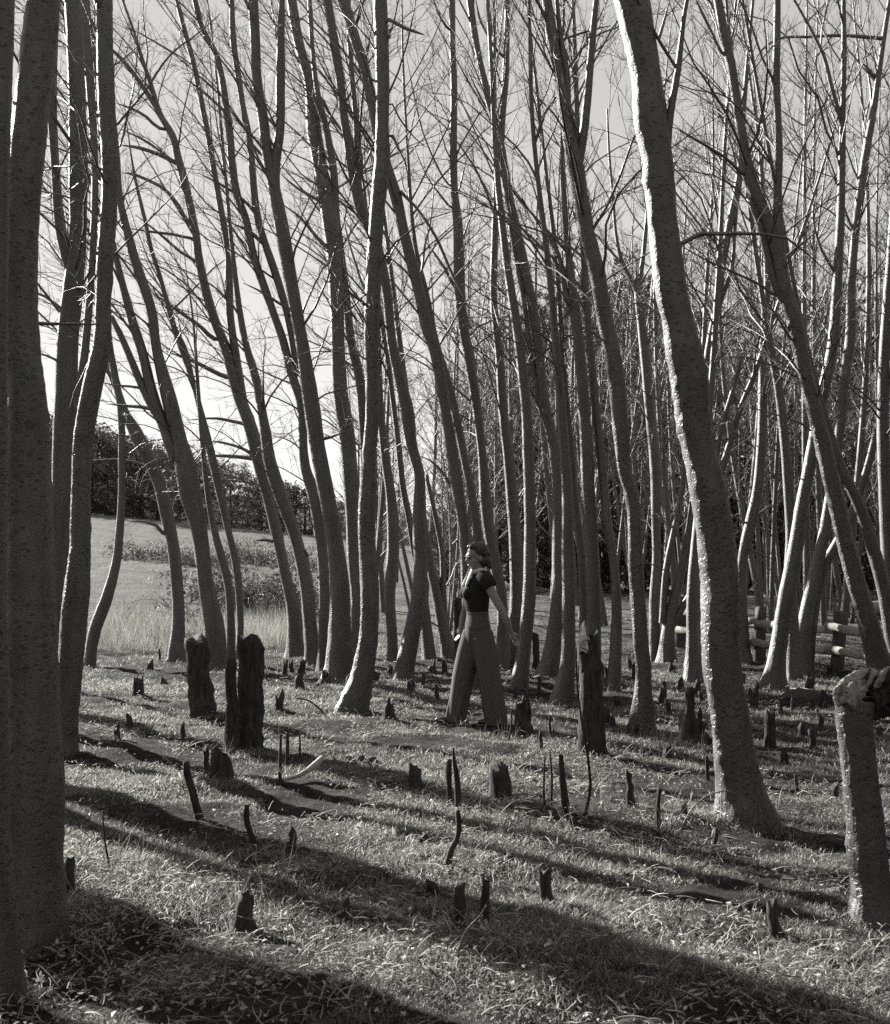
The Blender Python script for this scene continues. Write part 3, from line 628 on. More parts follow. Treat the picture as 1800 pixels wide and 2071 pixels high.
poplar('right slanting trunk that rises from the stem cluster behind the fallen slab', 1366, [(1618, 1366, 38), (1622, 1290, 32), (1632, 1233, 28), (1641, 1190, 27), (1652, 1141, 26), (1665, 1090, 24), (1676, 1022, 22), (1688, 950, 22), (1697, 880, 21), (1709, 760, 21), (1718, 700, 22), (1722, 577, 17), (1728, 492, 16), (1738, 407, 17), (1752, 306, 17), (1767, 221, 14), (1779, 136, 11), (1793, 40, 10)], z0=2.8, left=.25, up=.7, drawn=[[(1776, 160, 7), (1745, 120, 6), (1770, 100, 5)], [(1788, 78, 9), (1750, 74, 8), (1700, 70, 7), (1640, 72, 6), (1575, 76, 5), (1545, 95, 4), (1520, 140, 3)]])
poplar('thin slanting stem nearest the fence post, right of the stem cluster', 1362, [(1632, 1362, 26), (1642, 1253, 24), (1663, 1152, 22), (1692, 1100, 20), (1722, 1040, 18), (1750, 960, 16), (1776, 860, 14), (1800, 760, 12)], z0=2.8, left=.2, up=.7)
poplar('big leaning trunk that splits high, its foot behind the pale broken snag', 1420, [(1794, 1420, 58), (1778, 1345, 48), (1757, 1262, 42), (1738, 1200, 38), (1714, 1110, 36), (1690, 1010, 34), (1672, 930, 34), (1655, 860, 32), (1640, 800, 30), (1622, 724, 30), (1607, 650, 32), (1588, 590, 30), (1574, 520, 30), (1560, 470, 28), (1540, 420, 27), (1522, 380, 26), (1512, 340, 24), (1501, 280, 22), (1490, 204, 18), (1479, 136, 20), (1464, 68, 19), (1452, 0, 17)],
       forks=[[(1578, 540, 26), (1574, 460, 23), (1573, 400, 18), (1575, 306, 17), (1573, 238, 15), (1570, 170, 15), (1571, 85, 15), (1572, 0, 14)], [(1600, 640, 16), (1568, 575, 17), (1553, 520, 17), (1535, 450, 15), (1515, 400, 13)]], z0=3, left=.45, up=.3, lean=.0, hero=True,
       drawn=[[(1499, 353, 8), (1470, 328, 7), (1431, 306, 6), (1390, 285, 5), (1363, 272, 3)], [(1573, 598, 6), (1540, 575, 6), (1505, 557, 5), (1438, 526, 4), (1373, 489, 3)], [(1590, 520, 7), (1625, 490, 6), (1665, 458, 4)], [(1462, 110, 7), (1440, 70, 6), (1415, 20, 5), (1400, -10, 4)], [(1600, 690, 6), (1570, 650, 5), (1520, 640, .1)][:2] + [(1540, 610, 3)]])
poplar('trunk leaning steeply down to the right behind the big splitting trunk', 1400, [(1826, 1400, 40), (1800, 1260, 31), (1785, 1180, 28), (1760, 1090, 26), (1737, 1020, 24), (1706, 955, 20), (1680, 880, 17), (1656, 800, 14), (1636, 720, 12)], z0=2.6, left=.4)
poplar('rim lit trunk standing at the far right edge of the photo', 1392, [(1806, 1392, 40), (1802, 1250, 26), (1796, 1150, 26), (1790, 1000, 26), (1786, 850, 24), (1790, 700, 22), (1800, 560, 20), (1810, 420, 18)], z0=2.6, left=.3, up=.5)

# --- trees left of the frame, whose shadows fall across the foreground
for px, py, w, tilt in ((-205, 1500, 66, 20), (-384, 1594, 88, 0), (-540, 1558, 88, 0), (-280, 1482, 66, 0), (-170, 1560, 66, 10), (-330, 1470, 60, -25), (-260, 1650, 90, 30), (-520, 1420, 50, 0), (-640, 1500, 60, 20), (-880, 1440, 55, 0), (-1100, 1540, 60, 0), (-700, 1380, 44, 0), (-950, 1370, 40, 0), (-150, 1380, 40, -10), (-330, 1350, 34, 0)):
    poplar('poplar outside the left edge of the photo', py, [(px, py, w * 1.1), (px - 4 + tilt * .3, py - 300, w * .8), (px + tilt, 800, w * .7), (px + tilt - 30, 300, w * .55)], z0=4.5, twig=.0, dens=1.2, group='poplars outside the left edge', lean=.0)
# ------------------------------------------------------------------ thicket of bare trees behind the stand
def bare_variant(seed, h, stems, r0):
    rng = np.random.default_rng(seed)
    trunk_v, subs, twigs, limbs = [], [], [], []
    for k in range(stems):
        a = rng.uniform(0, 6.28); sp = 0 if k == 0 else rng.uniform(.12, .32)
        n = 9
        t = np.linspace(0, 1, n)[:, None]
        bend = rng.normal(0, .35, 3); bend[2] = 0
        p = np.hstack([math.cos(a) * sp * h * .5 * t + bend[0] * np.sin(t * 3), math.sin(a) * sp * h * .5 * t + bend[1] * np.sin(t * 2.4), h * t * rng.uniform(.8, 1)]) + np.array([math.cos(a), math.sin(a), 0]) * .08 * k
        p[0, 2] = -.3
        r = np.linspace(r0 * (1 if k == 0 else .7), .008, n)
        pr = catmull(np.hstack([p, r[:, None]]), 22)
        trunk_v.append((pr[None, :, :3], pr[None, :, 3], 8))
        for tt in np.sort(rng.uniform(.2, .97, int(h * 2.4 / (1 + .4 * (stems - 1))))):
            j = int(tt * 21); q = pr[j, :3]
            az = rng.uniform(0, 6.28); e0 = R(rng.normal(42, 9)); e1 = R(rng.normal(58, 12))
            hh = lambda e: np.array([math.cos(az) * math.cos(e), math.sin(az) * math.cos(e), math.sin(e)])
            ln = (1 - tt) * 3.0 * rng.uniform(.5, 1.1) + .6
            lp = limb_path(rng, q, hh(e0), hh(e1), ln)
            limbs.append(lp)
            side_shoots(rng, lp, .01, 6.0, .85, twigs, subs, .75 if tt > .4 else .35, .3)
    v, q = join_tubes(trunk_v)
    tm = mesh_data('trunk', v, q)
    lv, lq = tubes(np.array(limbs), np.tile(np.linspace(.016, .004, 8), (len(limbs), 1)), 4)
    lm = mesh_data('limbs', lv, lq)
    wm = shoot_mesh('twigs', subs, twigs, .005, .0028)
    for m_, mt in ((tm, BARK), (lm, TWIG), (wm, TWIG)): m_.materials.append(mt)
    return tm, lm, wm

VARIANTS = [bare_variant(100 + k, h, s, r) for k, (h, s, r) in enumerate(((12.5, 1, .075), (11.5, 2, .065), (10.0, 3, .06), (13.0, 1, .085), (9.0, 4, .045), (11.0, 2, .07)))]
MARKS = ((250, 'over the hill side of the paddock'), (640, 'behind the thick leaning trunk'), (800, 'behind the big flared trunk'), (900, 'left of the head of the woman'), (1000, 'right behind the woman'), (1110, 'behind the crowded middle'), (1240, 'behind the tall broken stump'), (1340, 'left of the heavy leaning trunk'), (1480, 'right of the heavy leaning trunk'), (1580, 'behind the white rimmed trunk'), (1700, 'behind the fence post'), (1830, 'by the far right edge'))
def bare_tree(px, d, var, yaw, scale):
    x = (px - CX) / F_PX * d; z = float(ground_z(x, d))
    where = min(MARKS, key=lambda m: abs(m[0] - px))[1]
    depth = 'nearer' if d < 29 else 'farther' if d < 40 else 'farthest'
    root = empty('thicket_tree', (x, d, z), None, 'tree', 'bare trees of the thicket ' + where)
    label_later(root, f'{("single stemmed", "twin stemmed", "triple stemmed", "thick stemmed", "bushy", "forked")[var]} bare tree, {depth} thicket {where}', px)
    root.rotation_euler = (0, 0, yaw); root.scale = (scale,) * 3
    for nm, me in zip(('trunk', 'limbs', 'twigs'), VARIANTS[var]):
        o = link(nm, me, None, root)
        if nm != 'trunk': o['kind'] = 'stuff'
rt = np.random.default_rng(5)
spots = []
for k in range(92):
    for _ in range(40):
        px = rt.uniform(905, 1860) if rt.random() < .93 else rt.uniform(740, 905)
        d = rt.uniform(22.5, 44 if px < 1400 else 34)
        x = (px - CX) / F_PX * d
        if all(math.hypot(x - a, d - b) > .75 for a, b in spots): break
    if px > 1400 and k % 3 == 0: continue
    spots.append((x, d))
    bare_tree(px, d, int(rt.integers(0, 6)), rt.uniform(0, 6.28), rt.uniform(.75, 1.1) * (1 if px > 950 else .75))

# ------------------------------------------------------------------ leafy masses: bush on the hill, dark conifers at the back
def leafy_variant(seed, h, w, n_clump, per, leaf, conifer=False):
    rng = np.random.default_rng(seed)
    cl = []
    for k in range(n_clump):
        if conifer:
            t = rng.beta(1.1, 1.4); rad = w * (1 - t) ** .5 * .5 + .25
            a = rng.uniform(0, 6.28); rr = rad * math.sqrt(rng.uniform(.15, 1))
            cl.append((rr * math.cos(a), rr * math.sin(a), .5 + t * (h - .5), rng.uniform(.3, .75)))
        else:
            u = unit(rng.normal(0, 1, 3) * np.array([1, 1, .9])); rr = rng.uniform(.45, 1) ** .5; u[2] = math.copysign(abs(u[2]) ** .8, u[2])
            lob = 1 + .25 * math.sin(3 * math.atan2(u[1], u[0]) + seed) * (1 - abs(u[2]))
            cl.append((u[0] * w * .5 * rr * lob, u[1] * w * .5 * rr * lob, h * .46 + u[2] * h * .5 * rr, rng.uniform(.35, .9)))
    cl = np.array(cl)
    c = np.repeat(cl, per, 0)
    m = len(c)
    off = rng.normal(0, 1, (m, 3)); off /= np.linalg.norm(off, axis=1, keepdims=True)
    pos = c[:, :3] + off * c[:, 3:4] * rng.uniform(.3, 1, (m, 1)) * np.array([1, 1, .65])
    nrm = off * .8 + rng.normal(0, .6, (m, 3)); nrm /= np.linalg.norm(nrm, axis=1, keepdims=True)
    a = np.cross(nrm, rng.normal(0, 1, (m, 3))); a /= np.linalg.norm(a, axis=1, keepdims=True)
    b = np.cross(nrm, a)
    sz = leaf * rng.uniform(.5, 1.3, (m, 1))
    lw = .35 if conifer else .6
    v = np.stack([pos - a * sz, pos + b * sz * lw, pos + a * sz, pos - b * sz * lw], 1).reshape(-1, 3)
    cm = mesh_data('crown', v, np.arange(m * 4).reshape(-1, 4), None, False)
    cm.materials.append(CONIFER if conifer else BUSH_LEAF)
    n = 6
    tp = np.stack([np.linspace(0, .2, n), np.zeros(n), np.linspace(-.5, h * .75, n)], -1)
    tv, tq = tubes(tp[None], np.linspace(.28, .06, n)[None], 8)
    tm = mesh_data('trunk', tv, tq); tm.materials.append(CHAR)
    return tm, cm

HILL = [leafy_variant(200 + k, 7.5 + .7 * k, 8.5 + .8 * (k % 3), 230, 20, .13) for k in range(4)]
CONI = [leafy_variant(300 + k, 13 + 1.2 * k, 8.0 + .6 * k, 420, 12, .17, True) for k in range(3)]
def leafy(name, px, d, var, scale, yaw, label, group):
    x = (px - CX) / F_PX * d
    root = empty(name, (x, d, float(ground_z(x, d)) - (1.1 if name == 'hill_tree' else .3)), None, 'tree', group)
    label_later(root, label, px)
    root.rotation_euler = (0, 0, yaw); root.scale = (scale, scale, scale)
    for nm, me in zip(('trunk', 'crown'), var): link(nm, me, None, root)

rh = np.random.default_rng(9)
HILL_MARKS = ((60, 'between the broad spotted trunks'), (200, 'just right of the upright rim lit trunk'), (300, 'under the curved slim trunk'), (400, 'behind the double stemmed trunk'), (500, 'behind the tall double forked trunk'), (600, 'behind the straight leaning trunk'), (700, 'behind the thick leaning trunk'), (820, 'behind the split stemmed trunk'))
for row, (d, ks) in enumerate(((97, 15), (112, 13), (135, 11))):
    for k in range(ks):
        px = 20 + 860 * k / (ks - 1) + rh.uniform(-22, 22)
        top = np.interp(px, [0, 180, 330, 450, 560, 690, 780, 900], [800, 845, 885, 925, 965, 1003, 1020, 1030])
        x = (px - CX) / F_PX * d
        z_need = CAM_H + (HORIZON - top) / F_PX * d - float(ground_z(x, d)) + 1.1
        v = int(rh.integers(0, 4)); sc = max(.42, z_need / (7.5 + .7 * v)) * rh.uniform(.9, 1.04)
        where = min(HILL_MARKS, key=lambda m: abs(m[0] - px))[1]
        leafy('hill_tree', px, d, HILL[v], sc, rh.uniform(0, 6.28), f'dark hill tree, {("front", "middle", "back")[row]} row, {where}', 'dark trees on the hill ' + where)
for row, (d, ks) in enumerate(((41, 19), (56, 18))):
    for k in range(ks):
        px = 900 + 1010 * k / (ks - 1) + rh.uniform(-30, 30)
        top = np.interp(px, [880, 960, 1040, 1200, 1400, 1560, 1640, 1700, 1900], [1000, 860, 600, 440, 560, 640, 580, 540, 540])
        x = (px - CX) / F_PX * d
        z_need = CAM_H + (HORIZON - top) / F_PX * d
        v = int(rh.integers(0, 3)); sc = max(.3, z_need / (13 + 1.2 * v)) * rh.uniform(.8, 1.04)
        where = min(MARKS, key=lambda m: abs(m[0] - px))[1]
        leafy('conifer_tree', px, d, CONI[v], sc, rh.uniform(0, 6.28), f'dark conifer, {("front", "back")[row]} row, {where}', 'dark conifers ' + where)

# unseen conifers added to the right and behind the camera, to hold back skylight
rb = np.random.default_rng(15)
for k in range(34):
    a = R(72 - k * 7.6 + rb.uniform(-2, 2))                # from just right of the view, round behind, to the left rear
    rad = rb.uniform(13, 18) if k % 2 else rb.uniform(18, 26)
    x, y = math.cos(a - R(20)) * rad, math.sin(a - R(20)) * rad
    if y > 3 and abs(x) < y * .40 + 3: continue
    root = empty('conifer_tree', (x, y, float(ground_z(x, max(y, 3))) - .3), 'dark conifer added outside the view to block skylight', 'tree', 'conifers added outside the view')
    root.rotation_euler = (0, 0, rb.uniform(0, 6.28)); root.scale = (1.25, 1.25, rb.uniform(.95, 1.25))
    for nm, me in zip(('trunk', 'crown'), CONI[k % 3]): link(nm, me, None, root)

# ------------------------------------------------------------------ bramble bushes on the paddock
def bush(px, d, w, h, leafy_n, label, seed):
    rng = np.random.default_rng(seed)
    x = (px - CX) / F_PX * d; z = float(ground_z(x, d))
    root = empty('bramble_bush', (x, d, z), label, 'bush', 'brambles on the paddock')
    P = []
    for _ in range(int(60 * w * max(h, .6))):
        a = rng.uniform(0, 6.28); rr = w * .5 * math.sqrt(rng.uniform(0, 1))
        p0 = np.array([rr * math.cos(a), rr * math.sin(a) * .6, -.05])
        d0 = unit(np.array([math.cos(a) * .6, math.sin(a) * .5, 1.0]) + rng.normal(0, .3, 3)); d1 = unit(np.array([math.cos(a), math.sin(a), -.2]) + rng.normal(0, .5, 3))
        P.append(limb_path(rng, p0, d0, d1, h * rng.uniform(.6, 1.4), 6, .12))
    P = np.array(P)
    v, q = tubes(P, np.tile(np.linspace(.008, .003, 6), (len(P), 1)), 3)
    o = link('stems', mesh_data('stems', v, q), TWIG, root); o['kind'] = 'stuff'
    if leafy_n:
        i = rng.integers(0, len(P), leafy_n); j = rng.integers(1, 6, leafy_n)
        pos = P[i, j] + rng.normal(0, .07, (leafy_n, 3))
        a = rng.normal(0, 1, (leafy_n, 3)); a /= np.linalg.norm(a, axis=1, keepdims=True)
        b = np.cross(a, rng.normal(0, 1, (leafy_n, 3))); b /= np.linalg.norm(b, axis=1, keepdims=True)
        s = rng.uniform(.02, .055, (leafy_n, 1))
        vv = np.stack([pos - a * s, pos + b * s * .6, pos + a * s, pos - b * s * .6], 1).reshape(-1, 3)
        o = link('leaves', mesh_data('leaves', vv, np.arange(leafy_n * 4).reshape(-1, 4), None, False), SHRUB_LEAF, root); o['kind'] = 'stuff'
bush(297, 45, 1.7, .85, 1500, 'twiggy bramble at the top of the paddock left of the kinked trunk', 1)
bush(372, 42, 1.3, .75, 1200, 'low bramble on the paddock behind the kinked trunk', 2)
bush(425, 43, 1.3, .7, 1200, 'low bramble on the paddock behind the double stemmed trunk', 3)
bush(515, 46, 2.3, 1.0, 3000, 'wide bramble on the paddock behind the thin pole', 4)
bush(610, 44, 1.4, .7, 1200, 'small bramble between two leaning trunks on the paddock', 5)
bush(530, 27, 1.7, 1.35, 4200, 'tall leafy bush above the thick black twin stump', 6)
bush(460, 29, .9, .9, 900, 'small leafy bush between the thin pole and the double stemmed trunk', 7)
bush(392, 25, .5, 1.0, 250, 'sparse sapling bush behind the tall split stump', 8)
bush(620, 30, 1.0, .8, 900, 'leafy bush glimpsed behind the straight leaning trunk', 9)
# ------------------------------------------------------------------ rail fence at the back right
def rail_fence():
    posts = [(1373, 20.0), (1535, 18.3), (1690, 16.7), (1885, 15.2)]
    P = [np.array([(px - CX) / F_PX * d, d]) for px, d in posts]
    o0 = P[0]
    root = empty('rail_fence', (o0[0], o0[1], float(ground_z(*o0))), 'low weathered post and rail fence behind the slanting trunks', 'fence')
    org = np.array(root.location)
    rg_ = np.random.default_rng(3)
    for k, p in enumerate(P):
        z = float(ground_z(*p)); hgt = .78
        pth = np.stack([np.linspace(p[0], p[0] + rg_.normal(0, .03), 7), np.full(7, p[1]), np.linspace(z - .2, z + hgt, 7)], -1) - org
        link('post', trunk_mesh('post', pth, np.full(7, .085), 10, .07, .03, .12, .15, rng=rg_, jag=.02), POST_WOOD, root)
    for k in range(len(P) - 1):
        for hz in (.56, .27):
            a, b = P[k], P[k + 1]
            dirv = unit(b - a); nrm = np.array([dirv[1], -dirv[0]])
            n = 12
            xy = a[None] * (1 - np.linspace(-.04, 1.04, n)[:, None]) + b[None] * np.linspace(-.04, 1.04, n)[:, None] + nrm[None] * (.10 if k % 2 else .11)
            z = hz + np.linspace(float(ground_z(*a)), float(ground_z(*b)), n) + np.linspace(rg_.normal(0, .015), rg_.normal(0, .015), n) + rg_.normal(0, .006, n)
            pth = np.hstack([xy, z[:, None]]) - org
            r = np.full(n, .056) * (1 + rg_.normal(0, .06, n)); 
            me = trunk_mesh('rail', pth, r, 8, .08, .03, rng=rg_)
            co = np.empty(len(me.vertices) * 3, np.float32); me.vertices.foreach_get('co', co); co = co.reshape(-1, 3)
            ctr = np.repeat(pth, 8, 0); off = co[:len(ctr)] - ctr
            n3 = np.array([nrm[0], nrm[1], 0]); off -= (off @ n3)[:, None] * n3 * .55      # split rails: tall and thin
            co[:len(ctr)] = ctr + off; me.vertices.foreach_set('co', co.ravel()); me.update()
            link('rail', me, RAIL_WOOD, root)
rail_fence()

def log(label, px0, px1, py, d, r, name='log', mat=PALE_WOOD, cat='log', dd=0):
    a, b = at(px0, py, d), at(px1, py, d + dd)
    n = 16
    t = np.linspace(0, 1, n)[:, None]
    p = a * (1 - t) + b * t; p[:, 2] += np.sin(t[:, 0] * 3) * .02
    c = p[0].copy()
    rng = np.random.default_rng(int(px0))
    rr = np.full(n, r) * (1 + rng.normal(0, .03, n)); rr[0] *= .8; rr[-1] *= .8
    return set_props(link(name, trunk_mesh(name, p - c, rr, 14, .05, .02, rng=rng), mat, None, c), label, cat)
log('pale fallen log lying beyond the fence behind the big splitting trunk', 1692, 1880, 1232, 28.2, .16, 'fallen_log')
log('short pale log on the ground behind the fence, far side of the slanting stems', 1500, 1580, 1215, 29.5, .10, 'fallen_log')

# ------------------------------------------------------------------ stumps and broken stems
def stump(label, px, py, top, wb, wt, dx=0, jag=.3, name='tree_stump', cat='stump', group=None, mat=None, hollow=False, seed=None, flare=.35, depth_lean=0.0):
    d = dist_of(py)
    x = (px - CX) / F_PX * d
    z0 = float(ground_z(x, d))
    h = (py - top) / F_PX * d
    FEET.append((px, py, wb))
    rng = np.random.default_rng(seed if seed is not None else int(px * 7 + py))
    n = max(6, int(h / .06) + 4)
    t = np.linspace(0, 1, n)
    pth = np.stack([t ** 1.4 * dx / F_PX * d, t * depth_lean * h, -.08 + t * (h + .08)], -1)
    pth[1:-1, :2] += rng.normal(0, .004, (n - 2, 2))
    rad = (wb + (wt - wb) * np.minimum(1, t * 1.6)) / 2 / F_PX * d
    me = trunk_mesh(name, pth, rad, 14 if wb * d > 150 else 9, .09, .045, flare, max(.05, h * .16), rng=rng, jag=jag * wt / F_PX * d * .6)
    o = link(name, me, mat or CHAR, None, (x, d, z0))
    return set_props(o, label, cat, group)

stump('tall black split stump left of the twin stump', 410, 1446, 1290, 54, 44, -14, .25)
stump('thick black twin stump, the taller of the joined pair', 508, 1512, 1292, 52, 50, -2, .35)
stump('thin shaft joined to the left side of the thick black twin stump', 469, 1520, 1335, 28, 24, -2, .5)
stump('tall broken black stump with a pale chip on its top, middle right', 1198, 1536, 1300, 56, 44, -8, .8)
stump('dark round post like stub standing behind the hip of the woman', 928, 1345, 1214, 17, 15, -2, .4)
stump('squat black stump with a flat ragged top in the middle of the grass', 1012, 1610, 1548, 46, 42, -2, .35)
stump('jagged black stump just right of the rear shoe of the woman', 1062, 1492, 1440, 40, 34, -4, 1.1)
stump('black stump like a seated figure low on the right', 1568, 1902, 1838, 46, 22, -6, .7)
stump('dark upright stub right of the heavy leaning trunk', 1558, 1512, 1440, 26, 22, -2, .4)
stump('short leaning stub with a lighter face left of the heavy leaning trunk', 1394, 1476, 1398, 22, 18, 4, .6)
stump('low wide black stump at the foot of the heavy leaning trunk', 1403, 1512, 1468, 62, 52, 0, .3)
stump('thick based black stump with grass stalks round it, lower left', 488, 1872, 1808, 60, 34, 12, .8)
stump('black stump in the shadow band near the lower middle, tallest there', 926, 1902, 1806, 26, 22, 4, .6)
stump('slimmer black stump just right of the tallest one in the shadow band', 979, 1884, 1800, 20, 16, 4, .9)
stump('broad jagged stump in the grass right of the shadow band stumps', 1106, 1842, 1780, 40, 26, -4, .9)
stump('small dark stump left of the shoes of the woman', 790, 1464, 1434, 26, 20, -4, .5)
stump('upright stub among the grass left of the flared trunk', 605, 1402, 1373, 20, 17, 0, .6)
stump('ragged low stub right of the thick black twin stump', 564, 1438, 1410, 20, 18, 0, .9)
stump('two pronged small black stump under the slim curved trunk', 280, 1410, 1384, 26, 22, 0, 1.2)
stump('small dark stub in the stripes of shade left of the tall split stump', 262, 1472, 1446, 15, 12, -2, .6)
stump('low grey stub with a slanting top in the shade stripes', 236, 1502, 1474, 16, 11, 0, 1.0)
stump('pointed stub standing in front of the tall split stump', 372, 1502, 1464, 13, 9, -3, .8)
stump('thin prong of the hollow broken stump', 418, 1572, 1508, 17, 12, -2, .8)
stump('hollow box like broken stump in front of the twin stump', 447, 1584, 1534, 46, 44, 0, .8)
stump('round black stump hummock on the sunny grass below the peeled branch', 838, 1590, 1550, 62, 24, 2, .5)
stump('low stump cut level with the grass, upper one near the middle', 856, 1712, 1694, 30, 22, 0, .4)
stump('low stump cut level with the grass, lower one near the middle', 873, 1812, 1790, 32, 24, 0, .4)
stump('pale topped stub against the foot of the broad spotted trunk', 141, 1800, 1735, 24, 18, 2, .7)
stump('twisted dark stub at the foot of the long beaded trunk', 1276, 1642, 1572, 22, 14, -4, .9)
stump('little black stub beside the thin upright stick on the right', 1383, 1664, 1640, 16, 12, 0, .4)
stump('short stub between the heavy trunk and the broken snag', 1622, 1496, 1474, 22, 17, 0, .5)
stump('small stub close to the left edge of the broken snag', 1690, 1622, 1592, 16, 13, 0, .6)
stump('low dark stub in sunny grass right of the heavy trunk foot', 1536, 1822, 1802, 18, 12, 0, .6)
stump('curved topped stub beside the pale broken snag head', 1664, 1432, 1396, 20, 15, 0, .5)
stump('white edged small stump under the stem cluster', 1634, 1392, 1366, 22, 16, 6, .5)
stump('pale stub that stands hidden right of the hand of the woman', 1085, 1350, 1275, 15, 13, -2, .4)
stump('dark stub behind the foot of the tall broken stump', 1212, 1378, 1340, 22, 20, 0, .5)
# many tiny stubs in the middle distance
rs = np.random.default_rng(21)
TINY = [(640, 1395), (655, 1376), (705, 1402), (738, 1408), (830, 1404), (885, 1418), (868, 1386), (900, 1372), (760, 1380), (1042, 1420), (1090, 1400), (1250, 1432), (1340, 1420), (1352, 1446), (1500, 1388), (1515, 1420), (1530, 1402), (1580, 1444), (1645, 1520), (1660, 1480), (545, 1376), (520, 1350), (300, 1350), (330, 1382), (590, 1360), (690, 1372), (1120, 1500), (1095, 1530), (1350, 1540), (1230, 1480), (1590, 1545), (1780, 1500), (1750, 1460), (1445, 1700), (700, 1860), (590, 1720)]
TINY += [(float(rs.uniform(560, 1690)), float(1352 + 150 * rs.random() ** 1.6)) for _ in range(44)]
NEAR = ((250, 'near the slim curved trunk'), (330, 'left of the tall split stump'), (540, 'right of the twin stump'), (620, 'near the straight leaning trunk'), (700, 'by the foot of the flared trunk'), (830, 'left of the woman'), (890, 'by the front shoe of the woman'), (1050, 'right of the woman'), (1110, 'left of the tall broken stump'), (1240, 'right of the tall broken stump'), (1345, 'left of the heavy leaning trunk'), (1510, 'just right of the heavy trunk'), (1590, 'under the white rimmed trunk'), (1655, 'left of the broken snag'), (1770, 'right of the broken snag'))
for px, py in TINY:
    w = rs.uniform(9, 20); hgt = rs.uniform(10, 30) * (1 + (py - 1380) / 500)
    where = min(NEAR, key=lambda m: abs(m[0] - px))[1]
    size = 'slender' if hgt / w > 1.7 else 'stubby' if hgt / w > 1.1 else 'flat'
    row = 'farther' if py < 1392 else 'nearer' if py > 1440 else 'middle'
    o_ = stump(None, px, py, py - hgt, w, w * .8, rs.uniform(-4, 4), .7, group='tiny stubs ' + where)
    label_later(o_, f'{size} tiny black stub, {row} grass {where}', px)

def stick(label, pts, r_top=.6, name='dead_stem', cat='stem', mat=None, d=None, sides=7, group=None):
    """A dead stem through pixels listed from its foot upwards."""
    d = d or dist_of(pts[0][1])
    rng = np.random.default_rng(int(pts[0][0] * 3 + pts[0][1]))
    s = stem_from_pixels([(a, b, c) for a, b, c in pts], d, rng.normal(0, .15))
    z0 = float(ground_z(s[0][0], s[0][1])); s[0][2] = z0 - .05
    a = catmull(np.array(s), max(8, len(s) * 5))
    org = np.array([s[0][0], s[0][1], z0])
    o = link(name, trunk_mesh(name, a[:, :3] - org, np.maximum(a[:, 3], .0015), sides, .10, .04, rng=rng), mat or CHAR, None, org)
    return set_props(o, label, cat, group)

stick('left one of two upright dead stems in the middle of the grass', [(912, 1622, 12), (908, 1585, 12), (908, 1545, 11), (910, 1536, 8)])
stick('pointed right one of two upright dead stems in the middle of the grass', [(927, 1632, 15), (925, 1580, 13), (918, 1530, 7), (917, 1512, 4)])
stick('bent black stem with an elbow, below the two upright dead stems', [(904, 1762, 15), (914, 1716, 13), (923, 1700, 12), (926, 1645, 11), (925, 1638, 9)])
stick('stout leaning black stem left of the curved sapling', [(1150, 1660, 20), (1142, 1610, 16), (1136, 1555, 12), (1134, 1526, 9)])
stick('long thin curved sapling rising past the tall broken stump', [(1179, 1662, 7), (1194, 1592, 6), (1190, 1540, 5), (1176, 1455, 4.5), (1168, 1390, 4), (1165, 1310, 3)])
stick('black snaking stem rooted in the striped shade, lower left', [(408, 1655, 20), (390, 1605, 17), (378, 1562, 16), (376, 1540, 13)])
stick('curved dark stem with a hooked foot in the grass', [(532, 1718, 11), (508, 1690, 12), (499, 1650, 12), (500, 1628, 9)])
stick('left one of the thin stick pair right of the twin stump', [(566, 1560, 8), (567, 1520, 7), (568, 1484, 5)])
stick('right one of the thin stick pair right of the twin stump', [(580, 1552, 8), (581, 1510, 8), (581, 1482, 6)])
stick('short stick standing apart, right of the thin stick pair', [(604, 1532, 5), (607, 1505, 4), (606, 1486, 3)])
stick('black stake with a crook under the pale peeled branch', [(566, 1588, 9), (567, 1574, 8), (565, 1562, 7)])
stick('thin upright stick in sunny grass left of the heavy trunk foot', [(1332, 1682, 13), (1331, 1640, 10), (1334, 1594, 6)])
stick('slim dead stem beside the leaning black stem', [(1102, 1640, 6), (1100, 1590, 5), (1102, 1530, 4)])
stick('wispy dead stem between the squat stump and the slim stem', [(1114, 1636, 5), (1116, 1570, 5), (1112, 1520, 3)])
stick('leafless shoot by the jagged stump right of the woman', [(1118, 1510, 7), (1112, 1470, 6), (1112, 1445, 4)])
stick('thin hooked stem bending up right of the rear shoe of the woman', [(1024, 1502, 4), (1032, 1480, 4), (1035, 1455, 3.5), (1034, 1438, 3)])
stick('thin stem stuck in the grass right of the heavy trunk', [(1612, 1624, 9), (1611, 1590, 8), (1608, 1566, 5)])
stick('dark prong at the left flank of the heavy trunk', [(1432, 1590, 9), (1430, 1550, 8), (1429, 1528, 5)])
stick('crooked twig leaning out of the shadow band', [(920, 1960, 4), (928, 1920, 4), (945, 1880, 4), (972, 1850, 3.5), (984, 1830, 3)], mat=TWIG)
stick('pale bowed twig arching over the foot of the heavy trunk', [(1372, 1650, 2.5), (1410, 1624, 2.8), (1440, 1606, 2.8), (1478, 1601, 2.6), (1500, 1617, 2.4), (1510, 1641, 1.6)], mat=TWIG, d=7.9)
stick('tiny upright stake in the sunny grass behind the split stump', [(323, 1338, 5), (323, 1325, 5), (322, 1312, 4)])
stick('bent twig sprouting over the two pronged stump', [(272, 1400, 2.5), (276, 1372, 2.5), (287, 1356, 2.5), (292, 1352, 2)])
stick('thin dead shoot in the shaded grass of the lower left', [(226, 1760, 4), (212, 1700, 4), (207, 1640, 3)])
stick('forked slim white rimmed shoot between two leaning trunks, right', [(1600, 1372, 6), (1598, 1330, 5), (1599, 1270, 5), (1598, 1212, 4)], mat=TWIG)
